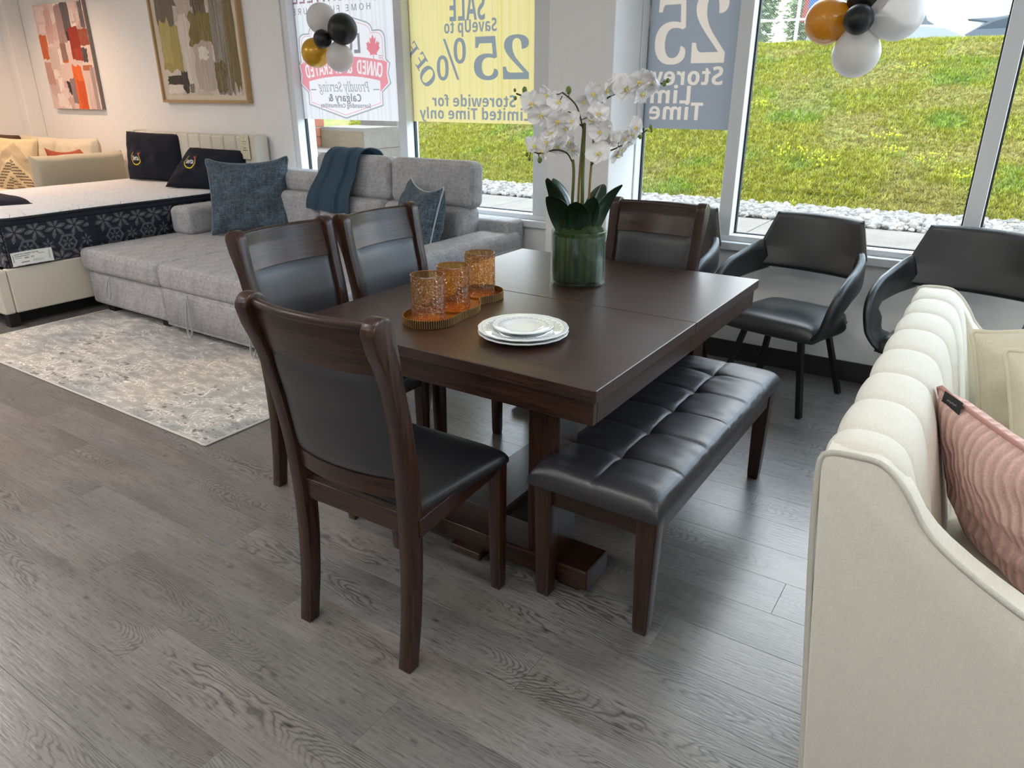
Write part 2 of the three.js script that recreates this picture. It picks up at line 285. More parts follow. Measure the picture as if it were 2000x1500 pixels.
// ---------------------------------------------------------------- outside
const hillY = (x, z) => { const b = (-z - 10.75) * 0.288; let y = z > -10.75 ? 0 : b; if (z < -19.6) y = Math.min(2.55 + (-z - 19.6) * 0.1, 2.67); if (z < -20.4) y = Math.max(1.72, 2.67 - (-z - 20.4) * 0.8); return y + (z < -11.2 && z > -20.3 ? 0.10 * (fbm(x * 0.5 + 40, z * 0.5 + 40, 8, 2) - 0.5) : 0); };
const concreteTex = dataTex(512, 512, (u, v) => { const k = 1 + 0.16 * (fbm(u * 8, v * 8, 3, 4, 8, 8) - 0.5) + 0.16 * (vnoise(u * 180, v * 180, 5, 180, 180) - 0.5); return [205 * k, 196 * k, 183 * k]; }, { rx: 0.5, ry: 0.5 });
const concrete = std(new THREE.Color(0.235, 0.22, 0.21), 0.9, { map: concreteTex });
{
  const walk = structGroup('sidewalk', 'pale concrete sidewalk outside the window');
  for (let i = 0; i < 12; i++) part('paving_slab', box(-15 + i * 1.8, -15 + (i + 1) * 1.8 - 0.012, -0.12, 0, -9.55, -4.46, 0.006), concrete, walk);
  const grassTex = dataTex(512, 512, (u, v) => { const n = fbm(u * 30, v * 30, 6, 4, 30, 30), d = smooth(0.45, 0.75, fbm(u * 5, v * 5, 9, 3, 5, 5)); const k = 0.75 + 0.5 * n; return [lerp(160, 176, d) * k, lerp(176, 164, d) * k, lerp(74, 94, d) * k]; }, { rx: 0.25, ry: 0.25 });
  const lawnGeo = grid((u, v) => { const x = lerp(-24, 9, u), z = lerp(-10.6, -34, v); return [x, hillY(x, z) - 0.02, z]; }, 90, 80, 33, 23);
  structure('lawn', lawnGeo, std(new THREE.Color(0.40, 0.38, 0.38), 0.95, { map: grassTex }), 'sunlit grass bank rising behind the sidewalk');
  structure('gravel_bed', box(-24, 9, -0.1, -0.012, -10.85, -9.55), std(0x4a453e, 0.95));
}
{  // grass tufts and pebbles: nobody could count them
  const R = rng(7), blades = [];
  for (let b = 0; b < 6; b++) {
    const a = R() * 6.28, l = 0.03 + R() * 0.03, lean = 0.02 + R() * 0.05, w = 0.006, cx = Math.cos(a), cz = Math.sin(a), ox = (R() - 0.5) * 0.06, oz = (R() - 0.5) * 0.06;
    const g = new THREE.BufferGeometry(); g.setAttribute('position', new THREE.Float32BufferAttribute([ox - cz * w, 0, oz + cx * w, ox + cz * w, 0, oz - cx * w, ox + cx * lean, l, oz + cz * lean], 3)); g.computeVertexNormals(); blades.push(g);
  }
  const tuft = mergeGeometries(blades), N = 150000, im = new THREE.InstancedMesh(tuft, std(0xffffff, 0.85, { side: THREE.DoubleSide, transmission: 0.25, thickness: 0 }), N), M = new THREE.Matrix4(), Q = new THREE.Quaternion(), C = new THREE.Color(), up = V(0, 1, 0);
  for (let i = 0; i < N; i++) {
    const t = R(), z = -10.62 - 9.6 * t ** 1.15, x = lerp(-3.2 + z * 0.78, 0.9 - z * 0.06, R());
    const dry = 0.75 * smooth(0.52, 0.72, fbm(x * 0.8 + 60, z * 0.9 + 60, 31, 5)), s = (0.75 + R() * 0.7) * (1 - 0.35 * dry), lush = smooth(0.55, 0.75, fbm(x * 0.9 + 20, z * 0.9 + 20, 51, 3));
    Q.setFromAxisAngle(up, R() * 6.28); M.compose(V(x, hillY(x, z) - 0.015, z), Q, V(s, s * (0.8 + 0.4 * R()), s)); im.setMatrixAt(i, M);
    const k = 0.55 + 0.95 * R() * R() + 0.2 * R(); C.setRGB(lerp(lerp(0.31, 0.205, lush), 0.33, dry) * k, lerp(lerp(0.295, 0.28, lush), 0.26, dry) * k, lerp(0.01, 0.05, dry) * k); im.setColorAt(i, C);
  }
  im.name = 'grass'; im.castShadow = im.receiveShadow = true; scene.add(im); tag(im, 'short green grass covering the bank outside', 'grass', null, 'stuff');
  const peb = new THREE.IcosahedronGeometry(0.036, 1); { const p = peb.attributes.position; for (let i = 0; i < p.count; i++) { const k = 0.85 + 0.3 * h2(Math.round(p.getX(i) * 1e4), Math.round(p.getY(i) * 1e4), Math.round(p.getZ(i) * 1e4)); p.setXYZ(i, p.getX(i) * k * 1.25, p.getY(i) * k * 0.7, p.getZ(i) * k); } peb.computeVertexNormals(); }
  const n2 = 8200, ig = new THREE.InstancedMesh(peb, std(0xffffff, 0.8), n2);
  for (let i = 0; i < n2; i++) {
    const x = lerp(-13.5, 2.2, R()), z = -9.57 - 1.25 * R(), s = 0.6 + R() * 0.75; Q.setFromEuler(new THREE.Euler(R() * 0.6, R() * 6, R() * 0.6)); M.compose(V(x, 0.005 + R() * 0.03, z), Q, V(s, s, s)); ig.setMatrixAt(i, M);
    const k = 0.09 + 0.2 * R(), w = R(); C.setRGB(k, k * lerp(0.84, 0.95, w), k * lerp(0.68, 0.88, w)); ig.setColorAt(i, C);
  }
  ig.name = 'gravel'; ig.castShadow = ig.receiveShadow = true; scene.add(ig); tag(ig, 'pale rounded gravel strip between sidewalk and grass', 'gravel', null, 'stuff');
}
{  // clumps of yellow weeds on the bank
  const R = rng(19), leaf = std(0x6f8420, 0.8), bloom = std(0xa8a818, 0.8);
  const spots = [[-1.81, -13.5, 0.5, 'yellow weed clump on the grass straight above the bare patch'], [-3.05, -12.6, 0.55, 'wide yellow weed clump low on the grass, nearest the mullion'], [-2.49, -12.24, 0.5, 'yellow weed clump lowest on the grass bank, behind the middle chair'], [-1.0, -12.5, 0.5, 'yellow weed clump low on the grass beside the right mullion'], [-2.07, -17.2, 0.55, 'yellow weed clump high on the bank, right of the white balloon'], [-4.36, -14.95, 0.35, 'small yellow weed tuft next to the tall mullion'], [-1.55, -12.8, 0.28, 'small faint yellow weed tuft between two bigger clumps'], [-0.55, -12.0, 0.3, 'small yellow weed tuft nearest the right mullion']];
  for (const [x, z, s, label] of spots) {
    const t = thing('weed_clump', label, 'plant', [x, hillY(x, z), z], 0, 'yellow weeds on the grass bank'), L = [], B = [];
    for (let i = 0; i < 22; i++) {
      const a = R() * 6.28, r = Math.sqrt(R()) * s * 0.45, h = 0.05 + R() * 0.1, dx = (R() - 0.5) * 0.05, px = Math.cos(a) * r * 1.3, pz = Math.sin(a) * r * 0.8, py = hillY(x + px, z + pz) - hillY(x, z) - 0.01;
      const c = new THREE.ConeGeometry(0.006, h, 4); c.translate(px + dx * 0.3, py + h / 2, pz); L.push(c);
      const f = new THREE.OctahedronGeometry(0.009 + R() * 0.01, 0); f.scale(1, 1.5, 1); f.translate(px + dx * 0.3, py + h, pz); B.push(f);
    }
    part('stems', mergeGeometries(L), leaf, t).userData.kind = 'stuff'; part('blooms', mergeGeometries(B), bloom, t).userData.kind = 'stuff';
  }
}
{  // grey clad pier, brick pier, concrete stair
  single('cladding_pier', box(-5.9, -5.264, 0, 3.4, -4.7, -4.46, 0.01), std(0x3b444b, 0.4, { metalness: 0.2 }), 'grey metal clad pier outside the narrow window', 'pier');
  const bp = thing('brick_pier', 'red brick pier at the edge of the concrete stair', 'pier', [-10.18, 0, -8.8]);
  part('mortar', box(-0.30, 0.30, 0, 2.4, -0.30, 0.30), std(0x85807a, 0.9), bp);
  const bm = [[0.24, 0.075, 0.035], [0.21, 0.06, 0.03], [0.27, 0.09, 0.045]].map((c) => std(new THREE.Color(...c), 0.85)), R = rng(3), full = box(-0.155, 0.155, 0, 0.145, -0.315, 0.315, 0.006), half = box(-0.07, 0.07, 0, 0.145, -0.315, 0.315, 0.006);
  for (let r = 0; r < 15; r++) (r % 2 ? [-0.155, 0.165] : [-0.24, 0.0, 0.24]).forEach((x, i) => { const b = part('brick', r % 2 || i === 1 ? full : half, bm[Math.floor(R() * 3)], bp); b.position.set(x, 0.008 + r * 0.158, 0); });
  const st = thing('concrete_stair', 'weathered concrete stair seen below the white poster', 'stair', [0, 0, 0]);
  const tan = std(new THREE.Color(0.22, 0.165, 0.11), 0.9, { map: concreteTex });
  part('step', box(-9.84, -8.85, -0.05, 0.62, -9.0, -8.35, 0.01), concrete, st); part('riser', box(-9.84, -8.87, 0.62, 0.90, -9.2, -8.995, 0), tan, st);
  part('step', box(-9.84, -8.85, 0.62, 0.955, -9.85, -9.0, 0.01), concrete, st); part('step', box(-9.75, -8.9, 0.62, 1.08, -10.3, -9.85, 0.01), concrete, st); part('footing', box(-9.84, -8.86, -0.05, 0.62, -10.3, -9.0), concrete, st);
}
{  // top of the bank: fence, trees, cars, lamp post, painted panel
  const white = std(0xf2f4f2, 0.5), fz = -21.2, R = rng(5);
  const fe = thing('chain_link_fence', 'white chain link fence on top of the bank', 'fence', [0, 0, fz]);
  for (const x of [-12, -9.2, -6.4, -3.6]) part('post', shift(new THREE.CylinderGeometry(0.03, 0.03, 2.6, 10), x, 3.2, 0), white, fe);
  for (const y of [3.2, 4.45]) { const c = new THREE.CylinderGeometry(0.026, 0.026, 9, 8); c.rotateZ(Math.PI / 2); part('rail', shift(c, -7.7, y, 0), white, fe); }
  const wires = []; for (let i = 0; i < 150; i++) for (const s of [-1, 1]) { const c = new THREE.CylinderGeometry(0.0025, 0.0025, 2.6, 3); c.rotateZ(s * 0.785); c.translate(-12.2 + i * 0.06, 3.5, 0); wires.push(c); }
  part('mesh_wire', mergeGeometries(wires), std(0x9a9c9a, 0.5), fe).userData.kind = 'stuff';
  const bark = std(0x54493b, 0.9), leafM = [0x6b7a42, 0x3d5226, 0x77824c].map((c) => std(c, 0.8, { side: THREE.DoubleSide, transmission: 0.2, thickness: 0 }));
  const leaf = new THREE.BufferGeometry(); leaf.setAttribute('position', new THREE.Float32BufferAttribute([0, 0, 0, 0.05, 0.02, 0.01, 0.1, 0, 0, 0, 0, 0, 0.1, 0, 0, 0.05, -0.03, 0], 3)); leaf.computeVertexNormals();
  function tree(x, z, h, cr, n, m, label) {
    const t = thing('tree', label, 'tree', [x, 1.7, z], 0, 'trees behind the fence');
    part('trunk', capTube([[0, 0, 0], [0.05, h * 0.4, 0], [-0.05, h * 0.8, 0.05]], 0.09, 12, 8), bark, t);
    const L = []; for (let i = 0; i < n; i++) { const a = R() * 6.28, b = Math.acos(2 * R() - 1), r = cr * Math.cbrt(R()); const g = leaf.clone(); g.rotateX(R() * 6); g.rotateY(R() * 6); const k = 1.3 + R() * 1.2; g.scale(k, k, k); g.translate(Math.sin(b) * Math.cos(a) * r, h * 0.72 + Math.cos(b) * r * 1.25, Math.sin(b) * Math.sin(a) * r); L.push(g); }
    part('foliage', mergeGeometries(L), leafM[m], t).userData.kind = 'stuff';
  }
  tree(-7.3, -22.7, 2.5, 0.98, 4200, 0, 'olive green tree behind the fence, left of the other tree');
  tree(-6.35, -27.4, 2.9, 0.95, 3400, 2, 'pale green tree behind the fence next to the orange balloon');
  const pan = thing('painted_panel', 'red, cream and blue painted panel half hidden by the orange balloon', 'panel', [-4.9, 1.62, -21.7]);
  part('post', box(-0.62, -0.55, 0, 3.2, -0.03, 0.03), white, pan);
  const q = (a) => extrude(a, 0.04, 0.004);
  part('red_strip', q([[-0.5, 1.55], [-0.32, 1.55], [-0.36, 2.15], [-0.44, 2.35]]), std(0x8a2418, 0.6), pan); part('blue_strip', q([[-0.32, 1.55], [-0.05, 1.55], [-0.05, 2.1], [-0.36, 2.15]]), std(0x1f4a80, 0.6), pan);
  part('cream_strip', q([[-0.44, 2.35], [-0.36, 2.15], [0.2, 2.1], [0.2, 2.55], [-0.3, 2.6]]), std(0x8f8770, 0.6), pan); part('sky_blue_strip', q([[-0.1, 2.6], [0.5, 2.55], [0.6, 3.1], [0.1, 3.1]]), std(0x0f5f96, 0.6), pan);
  // cars: side profile extruded, glass set in
  function car(name, label, x, z, turn, body, prof, win, w) {
    const t = thing(name, label, 'car', [x, 1.72, z], turn, 'parked cars on top of the bank');
    part('body', extrude(prof, w, 0.05), body, t);
    const gm = std(0x22282e, 0.25);
    for (const wdw of win) part('side_window', extrude(wdw, w + 0.012, 0.003), gm, t);
    const tyre = std(0x222222, 0.8); for (const sx of [-1.35, 1.35]) for (const sz of [-1, 1]) { const c = new THREE.CylinderGeometry(0.34, 0.34, 0.2, 24); c.rotateX(Math.PI / 2); part('wheel', shift(c, sx, 0.34, sz * (w / 2 - 0.1)), tyre, t); }
    return t;
  }
  const carBody = std(0x8c8c8c, 0.35), dk = std(0x4f5358, 0.35);
  const suv = car('parked_suv', 'silver sport utility vehicle with roof rails behind the grass crest', 0.05, -27.4, 0, dk,
    [[-2.2, 0.3], [2.2, 0.3], [2.25, 0.9], [2.1, 1.5], [1.9, 1.76], [-0.9, 1.80], [-1.35, 1.74], [-2.05, 1.72], [-2.0, 1.66], [-1.55, 1.6], [-2.15, 1.25], [-2.3, 0.8]].map(([a, b]) => [a, b]),
    [[[-1.75, 1.44], [0.1, 1.44], [0.1, 1.70], [-1.0, 1.71], [-1.35, 1.62]], [[0.2, 1.44], [1.5, 1.44], [1.4, 1.68], [0.2, 1.70]]], 1.8);
  part('roof_rail', capTube([[-1.3, 1.83, 0.7], [0, 1.86, 0.7], [1.5, 1.83, 0.7]], 0.022, 10, 6), white, suv);
  part('rail_foot', box(-0.72, -0.58, 1.80, 1.92, 0.66, 0.74, 0.01), std(0x8a5b4a, 0.6), suv); part('rail_foot', box(0.12, 0.26, 1.80, 1.92, 0.66, 0.74, 0.01), std(0x8a5b4a, 0.6), suv);
  const sedan = car('parked_sedan', 'white car bonnet and windscreen behind the grass crest', -3.75, -25.2, 0, carBody,
    [[-2.2, 0.3], [2.1, 0.3], [2.15, 0.9], [1.9, 1.2], [1.5, 1.38], [1.0, 1.46], [0.35, 1.48], [-0.35, 2.0], [-1.4, 2.02], [-2.0, 1.5], [-2.2, 0.9]],
    [[[0.2, 1.52], [-0.35, 1.94], [-0.7, 1.94], [-0.7, 1.52]], [[-0.78, 1.52], [-0.78, 1.94], [-1.35, 1.94], [-1.7, 1.52]]], 1.75);
  part('mirror', extrude([[0.78, 1.46], [1.18, 1.46], [0.98, 1.58], [0.9, 1.75], [0.84, 1.75]], 0.1, 0.01), std(0x54565a, 0.5), sedan).position.z = 0.7;
  const lp = thing('lamp_post', 'thin grey lamp post against the sky by the right mullion', 'lamp post', [-1.0, 1.7, -30]);
  part('pole', shift(new THREE.CylinderGeometry(0.04, 0.05, 6.4, 10), 0, 3.2, 0), std(0xb9bcc0, 0.5), lp); part('arm', capTube([[0, 6.3, 0], [0.4, 6.45, 0], [0.9, 6.45, 0]], 0.03, 8, 6), std(0xb9bcc0, 0.5), lp); part('lamp_head', box(0.8, 1.4, 6.38, 6.5, -0.12, 0.12, 0.03), std(0xc5c8cc, 0.5), lp);
}
// ---------------------------------------------------------------- dining set
const wood = std(new THREE.Color(0.54, 0.375, 0.285), 0.4, { map: woodTex, bumpMap: woodBump, bumpScale: 0.0004, ior: 1.38, clearcoat: 0.35, clearcoatRoughness: 0.22 });
const topWood = std(new THREE.Color(0.54, 0.375, 0.285), 0.42, { map: woodTex, bumpMap: woodBump, bumpScale: 0.0005, clearcoat: 0.35, clearcoatRoughness: 0.3 });
const leather = std(0x232126, 0.42, { bumpMap: leatherBump, bumpScale: 0.0005, ior: 1.7 });
const seatLeather = std(0x17161a, 0.36, { bumpMap: leatherBump, bumpScale: 0.0005, ior: 1.6 });

// table: top in two halves with a seam, apron, trestle base
const TX0 = -2.0, TX1 = -0.802, TZ0 = -3.105, TZ1 = -1.612, TH = 0.76;
{
  const t = thing('dining_table', 'dark espresso wooden dining table with a trestle base', 'table', [0, 0, 0]);
  const zs = -2.357;
  part('tabletop_half', box(TX0, TX1, TH - 0.038, TH, zs + 0.001, TZ1, 0.003), topWood, t);
  part('tabletop_half', box(TX0, TX1, TH - 0.038, TH, TZ0, zs - 0.001, 0.003), topWood, t);
  const a0 = TX0 + 0.012, a1 = TX1 - 0.012, b0 = TZ0 + 0.012, b1 = TZ1 - 0.012, y0 = 0.648, y1 = TH - 0.038;
  part('apron', box(a0, a1, y0, y1, b1 - 0.024, b1, 0.003, 'x'), wood, t); part('apron', box(a0, a1, y0, y1, b0, b0 + 0.024, 0.003, 'x'), wood, t);
  for (const [c, d] of [[a0, a0 + 0.024], [a1 - 0.024, a1]]) { part('apron', box(c, d, y0, y1, zs + 0.001, b1 - 0.024, 0.003, 'z'), wood, t); part('apron', box(c, d, y0, y1, b0 + 0.024, zs - 0.001, 0.003, 'z'), wood, t); }
  for (const s of [0, 1]) {
    const za = s ? -3.0 : -1.86, zb = s ? -2.85 : -1.71, zc = (za + zb) / 2;
    part('foot', box(-1.90, -0.855, 0.022, 0.095, za, zb, 0.008, 'x'), wood, t);
    part('foot_pad', box(-1.38, -1.25, 0, 0.03, zb - 0.04, zb + 0.03, 0.006), wood, t); part('foot_pad', box(-0.97, -0.89, 0, 0.024, za + 0.02, zb - 0.02, 0.004), wood, t); part('foot_pad', box(-1.88, -1.8, 0, 0.024, za + 0.02, zb - 0.02, 0.004), wood, t);
    part('post', box(-1.83, -1.72, 0.09, y1, zc - 0.06, zc + 0.06, 0.004, 'y'), wood, t); part('post', box(-1.085, -0.975, 0.09, y1, zc - 0.06, zc + 0.06, 0.004, 'y'), wood, t);
    part('cleat', box(-1.9, -0.9, y0 + 0.02, y1, zc - 0.07, zc + 0.07, 0.004, 'x'), wood, t);
  }
  part('stretcher', box(-1.52, -1.30, 0.03, 0.075, -2.86, -1.85, 0.006, 'z'), wood, t);
}

// dining chair, facing -z, rear feet on z = 0
function chairLine(y) { const P = [[0, 0.012], [0.15, -0.012], [0.3, -0.026], [0.45, -0.03], [0.6, -0.022], [0.75, -0.002], [0.88, 0.026], [0.97, 0.052], [1.035, 0.062]]; for (let i = 0; i < P.length - 1; i++) if (y <= P[i + 1][0]) { const t = (y - P[i][0]) / (P[i + 1][0] - P[i][0]); return lerp(P[i][1], P[i + 1][1], t); } return P[P.length - 1][1]; }
function makeChair(label) {
  const t = thing('dining_chair', label, 'chair', [0, 0, 0], 0, 'dark wooden dining chairs around the table');
  const half = (y) => y < 0.45 ? lerp(0.019, 0.026, y / 0.45) : y < 0.85 ? lerp(0.026, 0.023, (y - 0.45) / 0.4) : lerp(0.023, 0.036, smooth(0.85, 1.0, y));
  const out = []; const ys = []; for (let i = 0; i <= 22; i++) ys.push(i / 22 * 1.0);
  for (const y of ys) out.push([chairLine(y) - half(y), y]);
  for (let i = 1; i < 8; i++) { const a = Math.PI - i / 8 * Math.PI; out.push([chairLine(1.0) + Math.cos(a) * half(1.0), 1.0 + Math.sin(a) * 0.036]); }
  for (const y of [...ys].reverse()) out.push([chairLine(y) + half(y), y]);
  const side = (s) => { const g = extrude(out.map(([a, b]) => [a, b]), 0.044, 0.004); g.rotateY(-Math.PI / 2); const p = g.attributes.position; for (let i = 0; i < p.count; i++) p.setX(i, p.getX(i) + s * lerp(0.196, 0.212, smooth(0.3, 1, p.getY(i)))); g.computeVertexNormals(); return uvBox(toCreasedNormals(g, 0.5), 'y'); };
  part('back_post', side(-1), wood, t); part('back_post', side(1), wood, t);
  const bow = (u) => 0.03 * (1 - (2 * u - 1) ** 2);
  const board = (y0, y1, th, hw, roll = 0, puff = 0, off = 0) => slab((u, v, s) => { const y = lerp(y0, y1, v), e = s ? -1 : 1; const p = puff * (Math.max(0, 1 - (2 * u - 1) ** 6) * Math.max(0, 1 - (2 * v - 1) ** 6)) ** 0.5; return [lerp(-hw, hw, u), y, chairLine(y) + off + bow(u) + e * (th / 2 + p + (roll ? 0.007 * smooth(0.86, 0.97, v) * (1 - smooth(0.985, 1.0, v)) : 0))]; }, 24, 16, 2 * hw, y1 - y0, 0.7);
  const crest = board(0.885, 1.014, 0.023, 0.192); part('crest_rail', crest, wood, t);
  { const pts = []; for (let i = 0; i <= 12; i++) { const u = i / 12; pts.push([lerp(-0.192, 0.192, u), 1.012, chairLine(1.012) + bow(u) + 0.003]); } part('top_roll', capTube(pts, 0.0125, 24, 10), wood, t); }
  part('back_panel', board(0.578, 0.886, 0.012, 0.188, 0, 0.014), leather, t, 'padded dark leather back panel');
  part('lower_rail', board(0.525, 0.58, 0.022, 0.186), wood, t);
  // seat frame
  part('rear_rail', box(-0.19, 0.19, 0.415, 0.48, -0.045, -0.017, 0.004), wood, t);
  part('front_rail', box(-0.195, 0.195, 0.405, 0.462, -0.438, -0.415, 0.004), wood, t);
  for (const s of [-1, 1]) { const g = box(-0.011, 0.011, 0.41, 0.465, -0.2, 0.2, 0.003, 'z'); g.rotateY(s * 0.055); part('side_rail', shift(g, s * 0.204, 0, -0.235), wood, t); }
  for (const s of [-1, 1]) part('front_leg', shift(taper(0.046, 0.046, 0.036, 0.036, 0.462), s * 0.208, 0, -0.425), wood, t);
  const seat = slab((u, v, s) => { const a = 2 * u - 1, b = 2 * v - 1, W = lerp(0.202, 0.242, 1 - v), cr = 1 - 0.035 * (Math.abs(a) ** 8) * (Math.abs(b) ** 8); const x = W * a * cr, z = -0.252 + 0.208 * b * cr; const e = (1 - Math.abs(a) ** 7) * (1 - Math.abs(b) ** 7); return [x, s ? 0.455 : 0.468 + 0.034 * Math.max(0, e) ** 0.4 + 0.012 * (1 - a * a) * (1 - b * b), z]; }, 36, 36, 0.45, 0.45, 0.8);
  part('seat', seat, seatLeather, t, 'padded black leather seat');
  return t;
}
const chair0 = makeChair('dark wooden dining chair nearest the viewer, seen from behind');
chair0.position.set(-1.322, 0, -1.178); chair0.rotation.y = 0.02;
dup(chair0, 'dark wooden dining chair on the sofa side of the table, nearer the viewer', [-2.235, 0, -1.855], -Math.PI / 2);
dup(chair0, 'dark wooden dining chair on the sofa side of the table, farther from the viewer', [-2.205, 0, -2.345], -Math.PI / 2);
dup(chair0, 'dark wooden dining chair at the far table end, facing the viewer', [-1.335, 0, -3.185], Math.PI);

// bench: tufted leather pad, wooden frame
{
  const t = thing('dining_bench', 'tufted black leather bench with dark wooden legs beside the table', 'bench', [-0.812, 0, -2.235]);
  const HX = 0.212, HZ = 0.618;
  const pad = slab((u, v, s) => {
    const a = 2 * u - 1, b = 2 * v - 1, x = HX * a, z = -HZ * b;
    if (s) return [x * 0.985, 0.408, z * 0.995];
    const ex = (1 - Math.abs(a) ** 8), ez = (1 - Math.abs(b) ** 22), e = Math.max(0, ex * ez) ** 0.38;
    const cu = u * 2, cv = v * 6, fu = cu - Math.floor(cu), fv = cv - Math.floor(cv), du = Math.min(fu, 1 - fu) * HX, dv = Math.min(fv, 1 - fv) * 0.206, inner = Math.abs(a) < 0.6 ? 1 : 0;
    const su = Math.abs(a) < 0.5 ? Math.exp(-(((Math.abs(a) * HX) / 0.007) ** 2)) : 0, sv = v * 6 > 0.5 && v * 6 < 5.5 ? Math.exp(-((dv / 0.006) ** 2)) : 0;
    const soft = Math.min(Math.abs(a) < 0.5 ? Math.abs(a) * HX : 1, (v * 6 > 0.5 && v * 6 < 5.5) ? dv : 1);
    const dim = (v * 6 > 0.5 && v * 6 < 5.5) ? Math.exp(-((a * HX) ** 2 + dv * dv) / 0.0009) : 0;
    const rump = 0.0035 * (vnoise(u * 5, v * 34, 14) - 0.5) * e;
    return [x, 0.418 + e * 0.062 - e * (0.004 * su + 0.004 * sv + 0.010 * dim + 0.0012 * Math.exp(-soft / 0.016)) + rump, z];
  }, 84, 220, 0.42, 1.22, 0.7);
  part('cushion', pad, leather, t, 'tufted black leather cushion');
  part('rail', box(-0.165, 0.165, 0.335, 0.405, HZ - 0.062, HZ - 0.038, 0.004), wood, t); part('rail', box(-0.165, 0.165, 0.335, 0.405, -HZ + 0.038, -HZ + 0.062, 0.004), wood, t);
  part('rail', box(-0.192, -0.168, 0.335, 0.405, -0.53, 0.53, 0.004, 'z'), wood, t); part('rail', box(0.168, 0.192, 0.335, 0.405, -0.53, 0.53, 0.004, 'z'), wood, t);
  for (const sx of [-1, 1]) for (const sz of [-1, 1]) part('leg', shift(taper(0.062, 0.062, 0.044, 0.044, 0.408), sx * 0.168, 0, sz * (HZ - 0.052)), wood, t);
}

